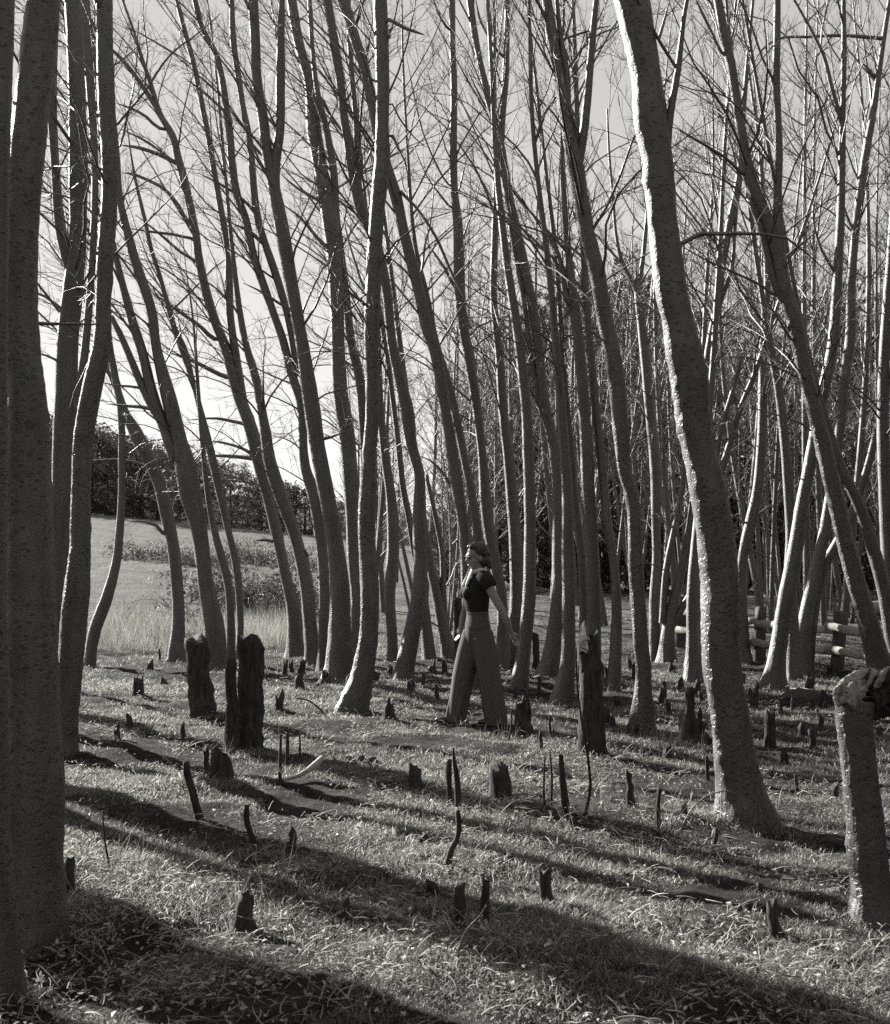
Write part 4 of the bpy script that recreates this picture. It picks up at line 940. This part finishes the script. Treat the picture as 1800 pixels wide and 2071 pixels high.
stick('slanting white rimmed shoot meeting the slim upright one', [(1580, 1365, 5), (1588, 1340, 4), (1596, 1316, 4)], mat=TWIG)
stick('bleached stalk standing in deep shade at the lower right', [(1240, 2010, 3), (1230, 1975, 3), (1222, 1946, 2)], mat=PALE_WOOD)
stick('dead twig lying in an arc at the root of the flared trunk', [(668, 1446, 4), (645, 1432, 3.5), (622, 1416, 3), (600, 1412, 2.5)], d=12.7)

# pale peeled branch lying on the grass
def lying(label, pts, d, mat, name, cat, flat=.45, dd=0.0):
    P = []
    for k, (px, py, w) in enumerate(pts):
        dk = d + dd * k / (len(pts) - 1); P.append(list(at(px, py, dk)) + [w / 2 / F_PX * dk])
    a = catmull(np.array(P), 24); org = a[0, :3].copy()
    me = trunk_mesh(name, a[:, :3] - org, np.maximum(a[:, 3], .003), 10, .06, .02, rng=np.random.default_rng(4))
    return set_props(link(name, me, mat, None, org), label, cat)
lying('bright peeled branch lying curved on the grass', [(572, 1578, 5), (600, 1570, 9), (624, 1557, 12), (640, 1545, 15), (650, 1533, 11)], 9.25, PALE_WOOD, 'peeled_branch', 'branch', dd=.3)
lying('small pale chip of wood in front of the twin stump', [(432, 1526, 6), (446, 1524, 7), (454, 1524, 5)], 10.35, PALE_WOOD, 'wood_chip', 'wood chip')

# clods of earth in a row beside the peeled branch
rc = np.random.default_rng(31)
for k, (px, py, w) in enumerate(((676, 1541, 12), (692, 1546, 14), (705, 1540, 16), (716, 1548, 15), (729, 1541, 20), (741, 1546, 18), (752, 1543, 20), (764, 1552, 13), (812, 1552, 14), (1078, 1592, 14), (1265, 1775, 14))):
    d = dist_of(py); x = (px - CX) / F_PX * d; r = w / 2 / F_PX * d
    bm = bmesh.new(); bmesh.ops.create_icosphere(bm, subdivisions=2, radius=r)
    for v in bm.verts: v.co = v.co * (1 + rc.normal(0, .12)); v.co.z *= .75
    me = bpy.data.meshes.new('clod'); bm.to_mesh(me); bm.free()
    o = link('clod', me, EARTH, None, (x, d, float(ground_z(x, d)) + r * .4))
    if k < 9: set_props(o, 'dark clod of earth in the row right of the peeled branch', 'clod', 'clods right of the peeled branch')
    elif k == 9: set_props(o, 'dark clod of earth right of the squat stump', 'clod')
    else: set_props(o, 'lone dark clod of earth in the sunny lower right grass', 'clod')

# broken snag at the right edge, with its pale split head
def snag():
    d = dist_of(1862)
    pts = [(1772, 1862, 104), (1762, 1800, 84), (1752, 1700, 76), (1742, 1600, 72), (1734, 1520, 70), (1727, 1450, 74), (1728, 1408, 80)]
    s = np.array(stem_from_pixels(pts, d, 0.0))
    org = np.array([s[0][0], s[0][1], float(ground_z(s[0][0], s[0][1]))])
    s = np.vstack([[s[0][0] + .02, s[0][1], org[2] - .15, s[0][3]], s])
    root = empty('broken_snag', org, 'thick broken snag with a pale split top at the lower right edge', 'stump')
    a = catmull(s, 60); rng = np.random.default_rng(77)
    link('trunk', trunk_mesh('trunk', a[:, :3] - org, a[:, 3], 26, .04, .025, .35, .14, rng=rng, jag=.02), BARK_NEAR, root)
    # the split head: torn wedges of pale wood and dark bark
    def shard(q, dd, mt, flat, seed):
        rr = np.random.default_rng(seed)
        b = catmull(np.array(stem_from_pixels(q, d + dd, 0.0)), 22); b[1:-1, :3] += rr.normal(0, .003, (20, 3))
        P = b[:, :3] - org; sides = 15
        _, A, B = frames(P)
        ang = np.arange(sides) / sides * 6.283
        cross = 1 + .35 * np.sign(np.cos(2 * ang + seed)) * rr.uniform(.2, 1, sides)
        fib = rr.normal(0, .16, sides)[None] + rr.normal(0, .025, (22, sides)) + .05 * np.sin(np.linspace(0, 9, 22) + seed)[:, None]
        r = b[:, 3:4] * (cross[None] + fib)
        v = P[:, None] + r[..., None] * (A[:, None] * np.cos(ang)[None, :, None] + flat * B[:, None] * np.sin(ang)[None, :, None])
        base = np.arange(22 * sides).reshape(22, sides); nx = np.roll(base, -1, 1)
        qd = np.stack([base[:-1], nx[:-1], nx[1:], base[1:]], -1).reshape(-1, 4)
        v = v.reshape(-1, 3); v = np.vstack([v, v[base[-1]].mean(0)[None], v[base[0]].mean(0)[None]])
        tr = np.concatenate([np.stack([base[-1], nx[-1], np.full(sides, len(v) - 2)], -1), np.stack([nx[0], base[0], np.full(sides, len(v) - 1)], -1)])
        o = link('splinter', mesh_data('splinter', v, qd, tr, True), mt, root)
        set_props(o, 'pale torn splinter' if mt is PALE_WOOD else 'dark bark covered splinter')
    shard([(1700, 1424, 16), (1706, 1404, 34), (1722, 1388, 40), (1744, 1372, 34), (1762, 1362, 20), (1774, 1357, 6)], -.03, PALE_WOOD, .8, 1)
    shard([(1718, 1424, 30), (1728, 1406, 34), (1742, 1390, 30), (1752, 1384, 14)], -.07, PALE_WOOD, .6, 2)
    shard([(1694, 1426, 12), (1690, 1408, 12), (1696, 1392, 10), (1706, 1382, 4)], -.05, PALE_WOOD, .7, 3)
    shard([(1748, 1430, 46), (1764, 1402, 56), (1786, 1378, 52), (1812, 1366, 44), (1836, 1372, 20)], .02, CHAR, .8, 4)
    shard([(1772, 1390, 12), (1780, 1372, 16), (1790, 1356, 14), (1800, 1350, 4)], -.06, PALE_WOOD, .7, 5)
    shard([(1756, 1430, 40), (1774, 1420, 50), (1800, 1412, 50), (1830, 1410, 30)], -.01, CHAR, .8, 6)
    shard([(1744, 1384, 8), (1752, 1372, 12), (1758, 1360, 8), (1760, 1352, 2)], -.06, CHAR, .6, 7)
snag()
# chip on the tall broken stump
lying('pale chip of torn wood on top of the tall broken stump', [(1180, 1296, 4), (1186, 1292, 9), (1192, 1294, 6)], dist_of(1536), PALE_WOOD, 'wood_chip', 'wood chip')

def heap(label, px, py, w, h, d, name, cat, mat, seed):
    x = (px - CX) / F_PX * d; z = float(ground_z(x, d))
    rng = np.random.default_rng(seed)
    bm = bmesh.new(); bmesh.ops.create_icosphere(bm, subdivisions=3, radius=1)
    for v in bm.verts:
        n = 1 + .13 * math.sin(5 * v.co.x + seed) * math.sin(4 * v.co.y) + rng.normal(0, .05)
        v.co = Vector((v.co.x * w * n, v.co.y * w * .7 * n, v.co.z * h * n))
    me = bpy.data.meshes.new(name); bm.to_mesh(me); bm.free()
    return set_props(link(name, me, mat, None, (x, d, z)), label, cat)
heap('grassy hummock under the white rimmed trunk cluster', 1630, 1420, .32, .13, 13.9, 'hummock', 'mound', EARTH, 2)
heap('flat pale slab of bark resting on the hummock', 1612, 1392, .20, .035, 14.9, 'bark_slab', 'bark', PALE_WOOD, 5)
heap('dark hummock against the heavy trunk foot', 1690, 1700, .10, .05, 7.7, 'hummock', 'mound', EARTH, 8)
# ------------------------------------------------------------------ the woman between the trunks
def remeshed(name, build, voxel=.007, smooth_it=4, mat=None):
    bm = bmesh.new(); build(bm)
    me = bpy.data.meshes.new(name + '_raw'); bm.to_mesh(me); bm.free()
    tmp = bpy.data.objects.new(name + '_raw', me); COL.objects.link(tmp)
    r = tmp.modifiers.new('r', 'REMESH'); r.mode = 'VOXEL'; r.voxel_size = voxel
    s = tmp.modifiers.new('s', 'SMOOTH'); s.factor = .5; s.iterations = smooth_it
    dg = bpy.context.evaluated_depsgraph_get(); dg.update()
    out = bpy.data.meshes.new_from_object(tmp.evaluated_get(dg))
    bpy.data.objects.remove(tmp); bpy.data.meshes.remove(me)
    out.name = name
    for p in out.polygons: p.use_smooth = True
    out.materials.clear()
    if mat: out.materials.append(mat)
    return out

def ell(bm, c, r, yaw=0, pitch=0, seg=20):
    M = Matrix.Translation(Vector(c)) @ Matrix.Rotation(yaw, 4, 'Z') @ Matrix.Rotation(pitch, 4, 'Y') @ Matrix.Diagonal((*r, 1))
    bmesh.ops.create_uvsphere(bm, u_segments=seg, v_segments=seg // 2 + 2, radius=1, matrix=M)

def loft(bm, rings, yaw=0, seg=24):
    """rings: (x, y, z, half depth, half width); closed."""
    prev = None; first = None
    cy, sy = math.cos(yaw), math.sin(yaw)
    for x, y, z, rx, ry in rings:
        cur = []
        for k in range(seg):
            a = k / seg * 2 * math.pi
            u, v = rx * math.cos(a), ry * math.sin(a)
            cur.append(bm.verts.new((x + u * cy - v * sy, y + u * sy + v * cy, z)))
        if prev:
            for k in range(seg): bm.faces.new((prev[k], prev[(k + 1) % seg], cur[(k + 1) % seg], cur[k]))
        else: bm.faces.new(cur[::-1])
        prev = cur
    bm.faces.new(prev)

def tube_bm(bm, pts, seg=12):
    """pts: (x, y, z, r) along a limb; capped with spheres."""
    a = catmull(np.array(pts, float), max(8, len(pts) * 5))
    _, A, B = frames(a[:, :3])
    prev = None
    for i in range(len(a)):
        cur = [bm.verts.new(a[i, :3] + a[i, 3] * (A[i] * math.cos(t) + B[i] * math.sin(t))) for t in np.arange(seg) / seg * 2 * math.pi]
        if prev:
            for k in range(seg): bm.faces.new((prev[k], prev[(k + 1) % seg], cur[(k + 1) % seg], cur[k]))
        else: bm.faces.new(cur[::-1])
        prev = cur
    bm.faces.new(prev)

SKIN = plain_material('skin', .25, .29, scale=6, rough=.5, spec=.4, bump=0)
HAIR = plain_material('dark_hair', .018, .035, scale=40, rough=.42, spec=.6, bump=.4, bump_dist=.004, stretch=(3, 3, 1))
BLOUSE = plain_material('dark_knit', .022, .032, scale=60, rough=.9, spec=.2, bump=.2, bump_dist=.003)
COLLAR = plain_material('white_cotton', .62, .70, scale=20, rough=.8, bump=.2, bump_dist=.003)
TROUSER = plain_material('grey_wool', .085, .125, scale=50, rough=.9, spec=.2, bump=.25, bump_dist=.004)
SHOE = plain_material('dark_leather', .03, .05, scale=20, rough=.4, spec=.5, bump=0)
LIPS = plain_material('lips', .10, .12, scale=20, rough=.4, bump=0)
DARKEYE = plain_material('eye', .03, .04, scale=20, rough=.2, spec=.6, bump=0)

def woman():
    d = dist_of(1475)
    x0 = (955 - CX) / F_PX * d
    org = np.array([x0, d, float(ground_z(x0, d))])
    root = empty('person', org, 'woman in dark short sleeved top, white collar and wide grey trousers striding between the trunks', 'person')
    YB = R(12)                     # chest turned towards the camera
    YH = R(23)
    hc = np.array([.035, .0, 1.555])
    def hp(u, v, w):               # head coordinates: u forwards, v to her left, w up
        p_ = R(11); u, w = u * math.cos(p_) + w * math.sin(p_), w * math.cos(p_) - u * math.sin(p_)
        c, s = math.cos(YH), math.sin(YH)
        return (hc[0] - u * c + v * s * 1, hc[1] - u * s - v * c, hc[2] + w)
    def hand(bm, wrist, direction, side, curl):
        D = unit(np.array(direction)); S = unit(np.array(side) - D * np.dot(side, D)); Nn = np.cross(D, S)
        wv = np.array(wrist)
        tube_bm(bm, [(*wv, .021), (*(wv + D * .05), .026), (*(wv + D * .085), .024)])
        for k in (-1.5, -.5, .5, 1.5):
            b = wv + D * .08 + S * k * .0155
            ln = (.078, .088, .082, .064)[int(k + 1.5)]
            t1 = unit(D + S * k * .05 + Nn * curl * .35); t2 = unit(D + Nn * curl * 1.0)
            tube_bm(bm, [(*b, .0095), (*(b + t1 * ln * .5), .009), (*(b + t1 * ln * .5 + t2 * ln * .5), .0075)], 8)
        b = wv + D * .03 + S * -.022
        t = unit(D * .75 - S * .8 + Nn * curl * .4)
        tube_bm(bm, [(*b, .012), (*(b + t * .03), .011), (*(b + t * .03 + unit(t + D) * .03), .009)], 8)
    def body(bm):
        ell(bm, hp(-.022, 0, .035), (.098, .078, .098), YH)            # cranium
        ell(bm, hp(.028, 0, -.035), (.062, .058, .085), YH)            # face
        ell(bm, hp(.052, 0, -.088), (.030, .030, .026), YH)            # chin
        ell(bm, hp(.0, 0, -.07), (.06, .056, .045), YH)                # jaw
        ell(bm, hp(.070, 0, .028), (.024, .046, .026), YH)             # brow
        ell(bm, hp(.090, 0, -.018), (.026, .0125, .018), YH, .5)       # nose
        ell(bm, hp(.084, 0, .004), (.016, .0095, .024), YH, .3)
        for v in (-1, 1):
            ell(bm, hp(.052, v * .040, -.022), (.026, .02, .022), YH)  # cheeks
            ell(bm, hp(-.012, v * .073, -.012), (.018, .010, .030), YH)  # ears
        ell(bm, hp(.078, 0, -.055), (.016, .026, .012), YH)            # mouth
        tube_bm(bm, [(.065, .0, 1.37, .058), (.06, 0, 1.43, .048), (.045, 0, 1.50, .046)], 16)
        loft(bm, [(.05, 0, .80, .10, .14), (.045, 0, 1.02, .085, .115), (.04, 0, 1.2, .10, .13), (.06, 0, 1.33, .085, .15), (.065, 0, 1.39, .055, .14)], YB)
        # left arm, swung back behind her
        tube_bm(bm, [(.115, -.13, 1.37, .048), (.16, -.175, 1.27, .043), (.225, -.20, 1.15, .038), (.285, -.20, 1.035, .035), (.325, -.16, .945, .032), (.355, -.12, .865, .0225)], 14)
        hand(bm, (.353, -.122, .872), (.38, .28, -.82), (-.7, -.6, 0), -.4)
        # right arm, held at the front of the thigh
        tube_bm(bm, [(.01, .13, 1.36, .046), (-.03, .19, 1.24, .042), (-.055, .205, 1.08, .036), (-.085, .16, .98, .031), (-.10, .12, .915, .022)], 14)
        hand(bm, (-.10, .12, .92), (-.18, -.25, -.95), (.5, -.8, 0), .5)
    link('body', remeshed('body', body, .006, 2, SKIN), None, root)
    def blouse(bm):
        loft(bm, [(.045, 0, 1.035, .094, .128), (.043, 0, 1.10, .112, .140), (.035, 0, 1.20, .125, .152), (.035, 0, 1.25, .124, .155), (.052, 0, 1.33, .104, .162), (.065, 0, 1.385, .075, .155), (.066, 0, 1.415, .06, .09)], YB)
        for v in (-1, 1):
            ell(bm, (.035 - .085 * math.cos(YB) + v * .055 * math.sin(YB), -.085 * math.sin(YB) - v * .055 * math.cos(YB), 1.225), (.06, .066, .062), YB)
        tube_bm(bm, [(.085, -.10, 1.375, .072), (.125, -.155, 1.35, .074), (.165, -.185, 1.285, .062)], 16)
        tube_bm(bm, [(.045, .11, 1.375, .068), (.01, .165, 1.34, .066), (-.015, .195, 1.27, .056)], 16)
    link('blouse', remeshed('blouse', blouse, .008, 3, BLOUSE), None, root)
    def collar(bm):
        c, s = math.cos(YB), math.sin(YB)
        def q(u, v, w): return (.055 - u * c + v * s, -u * s - v * c, w)
        for k in range(15):
            a = -2.5 + 5.0 * k / 14
            ell(bm, q(.064 * math.cos(a), .068 * math.sin(a), 1.436 - .022 * max(0, math.cos(a))), (.015, .018, .026), YB, 0, 10)
        for v in (-1, 1):
            for t in np.linspace(0, 1, 6):
                ell(bm, q(.075 + .050 * t, v * (.050 + .012 * t), 1.422 - .115 * t), (.012, .044 - .020 * t, .032 - .010 * t), YB, 0, 10)
    link('collar', remeshed('collar', collar, .006, 3, COLLAR), None, root)
    def trousers(bm):
        loft(bm, [(.045, 0, 1.062, .095, .127), (.046, 0, 1.0, .100, .135), (.052, 0, .92, .118, .148), (.055, 0, .84, .122, .138), (.05, 0, .76, .11, .11), (.04, .0, .70, .07, .07)], YB)
        loft(bm, [(.02, .04, .88, .105, .10), (-.02, .04, .70, .116, .11), (-.078, .05, .476, .104, .105), (-.12, .06, .25, .09, .098), (-.152, .07, .05, .080, .095), (-.155, .07, .022, .078, .095)])
        loft(bm, [(.09, -.045, .88, .10, .10), (.125, -.07, .66, .112, .105), (.150, -.075, .476, .110, .105), (.19, -.07, .25, .108, .105), (.222, -.065, .04, .106, .108), (.224, -.065, .012, .105, .108)])
        rngp = random.Random(4)
        for k in range(14):                                           # soft folds running down the legs
            a = rngp.uniform(0, 6.28); f = k % 2
            x1, y1 = ((-.155, .07), (.224, -.065))[f]
            xt, yt = ((.0, .07), (.11, -.06))[f]
            rx, ry = ((.080, .09), (.104, .104))[f]
            u, v = math.cos(a), math.sin(a)
            tube_bm(bm, [(xt + u * .095, yt + v * .09, .75, .010), ((xt + x1) / 2 + u * (rx + .004), (yt + y1) / 2 + v * ry, .4, .022), (x1 + u * rx, y1 + v * ry, .03, .026)], 8)
    link('trousers', remeshed('trousers', trousers, .008, 3, TROUSER), None, root)
    def belt(bm): loft(bm, [(.045, 0, 1.032, .101, .134), (.045, 0, 1.066, .099, .131)], YB)
    link('waistband', remeshed('waistband', belt, .008, 1, TROUSER), None, root)
    def hair(bm):
        ell(bm, hp(-.038, 0, .050), (.098, .088, .090), YH)
        ell(bm, hp(-.085, 0, -.045), (.060, .080, .060), YH)
        for v in (-1, 1):
            ell(bm, hp(-.048, v * .068, -.050), (.045, .026, .048), YH)
            ell(bm, hp(.012, v * .040, .098), (.040, .032, .026), YH)
            ell(bm, hp(.036, v * .026, .102), (.026, .028, .024), YH)
        rr = random.Random(8)
        for k in range(26):                                           # waves and loose curls at the nape and sides
            t = rr.uniform(-1, 1)
            ell(bm, hp(-.06 - .055 * math.cos(t * 1.4) + rr.uniform(-.02, .02), math.sin(t * 1.4) * .078, rr.uniform(-.105, .01)), (rr.uniform(.014, .026), rr.uniform(.014, .026), rr.uniform(.018, .034)), rr.uniform(0, 3), rr.uniform(-.6, .6), 8)
        for k in range(10):
            ell(bm, hp(rr.uniform(-.08, .04), rr.uniform(-.06, .06), .118 + rr.uniform(-.012, .010)), (.03, .018, .014), rr.uniform(-.6, .6), 0, 8)
    link('hair', remeshed('hair', hair, .006, 1, HAIR), None, root)
    for v in (-1, 1):
        bm = bmesh.new(); ell(bm, hp(.075, v * .031, .004), (.010, .013, .007), YH, 0, 12)
        me = bpy.data.meshes.new('eye'); bm.to_mesh(me); bm.free(); link('eye', me, DARKEYE, root)
        bm = bmesh.new(); ell(bm, hp(.086, v * .030, .026), (.006, .019, .003), YH, 0, 12)
        me = bpy.data.meshes.new('eyebrow'); bm.to_mesh(me); bm.free(); link('eyebrow', me, HAIR, root)
    bm = bmesh.new(); ell(bm, hp(.090, 0, -.056), (.006, .019, .007), YH, 0, 12)
    me = bpy.data.meshes.new('lips'); bm.to_mesh(me); bm.free(); link('lips', me, LIPS, root)
    for (x, y, yw) in ((-.265, .05, R(8)), (.128, -.085, R(12))):
        def shoe(bm):
            ell(bm, (x, y, .044), (.085, .036, .030), yw)
            ell(bm, (x + .10, y + .012, .050), (.06, .034, .046), yw)
            ell(bm, (x + .03, y + .004, .012), (.13, .037, .014), yw)
        link('shoe', remeshed('shoe', shoe, .006, 2, SHOE), None, root)
woman()
# ---- scattered stuff (geometry nodes, one object each)
def scatter(name, pts, rot, scl, idx, sources, label):
    src = bpy.data.collections.new(name + '_pieces')
    for o in sources: src.objects.link(o)
    me = bpy.data.meshes.new(name)
    me.vertices.add(len(pts))
    me.vertices.foreach_set('co', np.asarray(pts, np.float32).ravel())
    for nm, ty, dat in (('rot', 'FLOAT_VECTOR', rot), ('scl', 'FLOAT', scl), ('idx', 'INT', idx)):
        a = me.attributes.new(nm, ty, 'POINT')
        if ty == 'FLOAT_VECTOR': a.data.foreach_set('vector', np.asarray(dat, np.float32).ravel())
        else: a.data.foreach_set('value', np.asarray(dat, np.int32 if ty == 'INT' else np.float32).ravel())
    ng = bpy.data.node_groups.new(name, 'GeometryNodeTree')
    ng.interface.new_socket('Geometry', in_out='INPUT', socket_type='NodeSocketGeometry')
    ng.interface.new_socket('Geometry', in_out='OUTPUT', socket_type='NodeSocketGeometry')
    gin, gout = ng.nodes.new('NodeGroupInput'), ng.nodes.new('NodeGroupOutput')
    iop = ng.nodes.new('GeometryNodeInstanceOnPoints')
    ci = ng.nodes.new('GeometryNodeCollectionInfo')
    ci.inputs['Collection'].default_value = src
    ci.inputs['Separate Children'].default_value = True
    ci.inputs['Reset Children'].default_value = True
    def attr(nm, ty):
        a = ng.nodes.new('GeometryNodeInputNamedAttribute'); a.data_type = ty; a.inputs['Name'].default_value = nm
        return a.outputs['Attribute']
    e2r = ng.nodes.new('FunctionNodeEulerToRotation')
    ng.links.new(gin.outputs[0], iop.inputs['Points'])
    ng.links.new(ci.outputs[0], iop.inputs['Instance'])
    iop.inputs['Pick Instance'].default_value = True
    ng.links.new(attr('idx', 'INT'), iop.inputs['Instance Index'])
    ng.links.new(attr('rot', 'FLOAT_VECTOR'), e2r.inputs[0])
    ng.links.new(e2r.outputs[0], iop.inputs['Rotation'])
    ng.links.new(attr('scl', 'FLOAT'), iop.inputs['Scale'])
    ng.links.new(iop.outputs[0], gout.inputs[0])
    o = bpy.data.objects.new(name, me)
    COL.objects.link(o)
    md = o.modifiers.new('scatter', 'NODES'); md.node_group = ng
    return set_props(o, label, name.replace('_', ' '), None, 'stuff')

def blade_tuft(name, nb, lo, hi, width, spread, droop, rng, mat):
    V, Q, T = [], [], []
    for _ in range(nb):
        ang = rng.uniform(0, 6.283); ln = rng.uniform(lo, hi); w = width * rng.uniform(.6, 1.3)
        p = np.array([rng.normal(0, spread), rng.normal(0, spread), -.01])
        out = np.array([math.cos(ang), math.sin(ang), 0]); side = np.array([-math.sin(ang), math.cos(ang), 0])
        side = side * math.cos(.9) + out * math.sin(rng.uniform(-1, 1))
        tilt = rng.uniform(.05, droop)
        n0 = len(V)
        for k, (t, ww) in enumerate(((0, 1), (.45, .8), (.8, .45))):
            c = p + out * ln * (math.sin(tilt) * t + .5 * droop * t * t * .6) + np.array([0, 0, ln * t * math.cos(tilt) * (1 - .35 * droop * t)])
            V += [c - side * w * ww / 2, c + side * w * ww / 2]
        t = 1.0
        V.append(p + out * ln * (math.sin(tilt) + .3 * droop) + np.array([0, 0, ln * math.cos(tilt) * (1 - .42 * droop)]))
        Q += [(n0, n0 + 1, n0 + 3, n0 + 2), (n0 + 2, n0 + 3, n0 + 5, n0 + 4)]
        T += [(n0 + 4, n0 + 5, n0 + 6)]
    me = mesh_data(name, V, Q, T)
    me.materials.append(mat)
    return bpy.data.objects.new(name, me)

def leaf_piece(name, size, curl, rng, mat):
    a = np.array([[0, -1.2, 0], [.4, -.4, .0], [.45, .3, .0], [0, 1.2, 0], [-.5, .2, 0], [-.35, -.5, 0], [0, 0, -.2]], float)
    a[:, 2] += curl * (np.abs(a[:, 0]) ** 1.5 + .4 * a[:, 1] ** 2) + rng.normal(0, .08, 7)
    a[:, :2] += rng.normal(0, .14, (7, 2))
    tr = [(i, (i + 1) % 6, 6) for i in range(6)]
    me = mesh_data(name, a * size * .5, None, tr)
    me.materials.append(mat)
    return bpy.data.objects.new(name, me)

rg = np.random.default_rng(11)
tufts = [blade_tuft('grass_tuft', 17, .016, .040 + .012 * (k % 3), .0042, .036, .7 + .2 * (k % 3), rg, GRASS) for k in range(7)]
tall = [blade_tuft('grass_stalks', 9, .16, .5, .0042, .035, .38, rg, GRASS) for k in range(3)]
def straw_piece(name, ln, rng, mat):
    n = 5; t = np.linspace(0, 1, n); bend = rng.normal(0, .25); kink = rng.normal(0, .12)
    p = np.stack([t * ln, bend * ln * t * t + kink * ln * (t > .5) * (t - .5), .18 * ln * np.sin(t * 3.1) * rng.uniform(0, 1)], -1)
    v, q = tubes(p[None], (np.array([.8, 1, 1, .8, .4]) * .0022)[None], 3)
    me = mesh_data(name, v, q); me.materials.append(mat)
    return bpy.data.objects.new(name, me)
straws = [straw_piece('straw', rg.uniform(.05, .13), rg, LITTER) for _ in range(4)]
leaves = [leaf_piece('leaf', .026, (1.2, -1.0, 1.7, .6)[k], rg, LITTER) for k in range(4)]

def patchy(x, y):
    return 1.5 * vnoise(x * 1.1 + 9, y * 1.1) + .9 * vnoise(x * 3.7, y * 3.7 + 5) + .35 * (np.sin(2.3 * x + .7 * np.sin(1.9 * y)) * np.sin(2.7 * y + 1.1 * np.sin(1.3 * x)) + .6 * np.sin(5.3 * x + 2.1 * y) * np.sin(4.1 * y - 1.7 * x))

def wedge(n, d0, d1, margin=.4, power=1.0):
    """Points on the ground seen by the camera between two distances, evenly over the area."""
    u = rg.uniform(0, 1, n)
    d = np.sqrt(d0**2 + u * (d1**2 - d0**2)) if power == 1 else d0 * (d1 / d0) ** u
    x = rg.uniform(-1, 1, n) * (d * .36 + margin)
    return x, d

gx, gy, gs, gk = [], [], [], []
for n, d0, d1, s0, s1, cut in ((17000, 3.6, 6.0, .5, 1.45, -.35), (26000, 6.0, 10.0, .6, 1.6, -.45), (20000, 10.0, 16.0, .8, 1.7, -.4), (11000, 16.0, 26.0, 1.2, 2.0, -.6), (5000, 26, 60, 1.6, 2.6, -.2)):
    x, y = wedge(n, d0, d1)
    p = patchy(x, y)
    keep = p + rg.normal(0, .35, n) > cut
    x, y, p = x[keep], y[keep], p[keep]
    gx.append(x); gy.append(y); gs.append(rg.uniform(s0, s1, len(x)) * (1 + .38 * np.clip(p, -1, 1.3)))
for px, py, w in FEET:                                         # grass gathers round every foot and stump
    d = dist_of(py) if py > 0 else -py; x = (px - CX) / F_PX * d; r = w / 2 / F_PX * d
    k = int(10 + 60 * r * 2 * min(1, 10 / d) * 3)
    a = rg.uniform(0, 6.28, k); q = r * 1.15 + np.abs(rg.normal(0, .09, k))
    gx.append(x + q * np.cos(a)); gy.append(d + q * np.sin(a)); gs.append(rg.uniform(.8, 1.6, k))
gx, gy, gs = map(np.concatenate, (gx, gy, gs))
wx, wy = (955 - CX) / F_PX * dist_of(1475), dist_of(1475)       # trodden flat under the woman's shoes
ok = ~((np.abs(gx - wx) < .42) & (gy > wy - .38) & (gy < wy + .2))
gx, gy, gs = gx[ok], gy[ok], gs[ok]
n = len(gx)
scatter('grass', np.stack([gx, gy, ground_z(gx, gy)], -1), np.stack([rg.normal(0, .12, n), rg.normal(0, .12, n), rg.uniform(0, 6.28, n)], -1), gs, rg.integers(0, 7, n), tufts, 'short dry grass growing in tufts over the forest floor')

lx, ly = [], []
for n, d0, d1 in ((15000, 3.6, 7), (15000, 7, 12), (9000, 12, 18)):
    x, y = wedge(n, d0, d1)
    p = 1.3 * vnoise(x * .9, y * .9 + 31) + 1.0 * vnoise(x * 3.1 + 8, y * 3.1)
    keep = p + rg.normal(0, .4, n) > 0
    lx.append(x[keep]); ly.append(y[keep])
lx, ly = map(np.concatenate, (lx, ly)); n = len(lx)
lk = rg.integers(0, 4, n); lk = np.where(rg.uniform(0, 1, n) < .55, lk + 4, lk)
scatter('leaf_litter', np.stack([lx, ly, ground_z(lx, ly) + rg.uniform(.012, .06, n)], -1), np.stack([rg.normal(0, .4, n), rg.normal(0, .4, n), rg.uniform(0, 6.28, n)], -1), rg.uniform(.5, 1.3, n), lk, leaves + straws, 'pale fallen poplar leaves lying in the grass')

# taller dead grass: round the stumps, and in a belt where the wood meets the paddock
tx, ty, ts = [], [], []
for px, py, k, sp, s in ((500, 1850, 8, .14, .75), (560, 1800, 4, .2, .8), (1270, 1620, 14, .2, .6), (1080, 1650, 16, .25, .55), (1320, 1690, 12, .2, .5), (960, 1700, 8, .2, .6), (215, 1775, 8, .2, .7), (450, 1530, 8, .15, .5), (1480, 1700, 10, .25, .5), (1090, 1500, 14, .3, .6), (1230, 1530, 12, .3, .7), (700, 1760, 4, .3, .5), (1700, 1650, 6, .3, .5)):
    d = dist_of(py)
    x = (px - CX) / F_PX * d
    tx += list(x + rg.normal(0, sp, k)); ty += list(d + rg.normal(0, sp, k)); ts += list(rg.uniform(.5, 1.1, k) * s)
for n, a, b, d0, d1, s in ((420, 190, 360, 19.5, 25.5, .95), (420, 470, 620, 19.5, 26, .95), (200, 360, 480, 21, 26, .8), (200, 620, 930, 20, 26, .7), (520, 150, 740, 26, 75, .6)):
    px = rg.uniform(a, b, n); d = rg.uniform(d0, d1, n)
    tx += list((px - CX) / F_PX * d); ty += list(d); ts += list(rg.uniform(.6, 1.5, n) * s)
tx, ty, ts = map(np.array, (tx, ty, ts)); n = len(tx)
scatter('tall_grass', np.stack([tx, ty, ground_z(tx, ty)], -1), np.stack([rg.normal(0, .15, n), rg.normal(.1, .15, n), rg.uniform(0, 6.28, n)], -1), ts, rg.integers(0, 3, n), tall, 'long dead grass stalks round the stumps and along the paddock edge')
settle_labels()
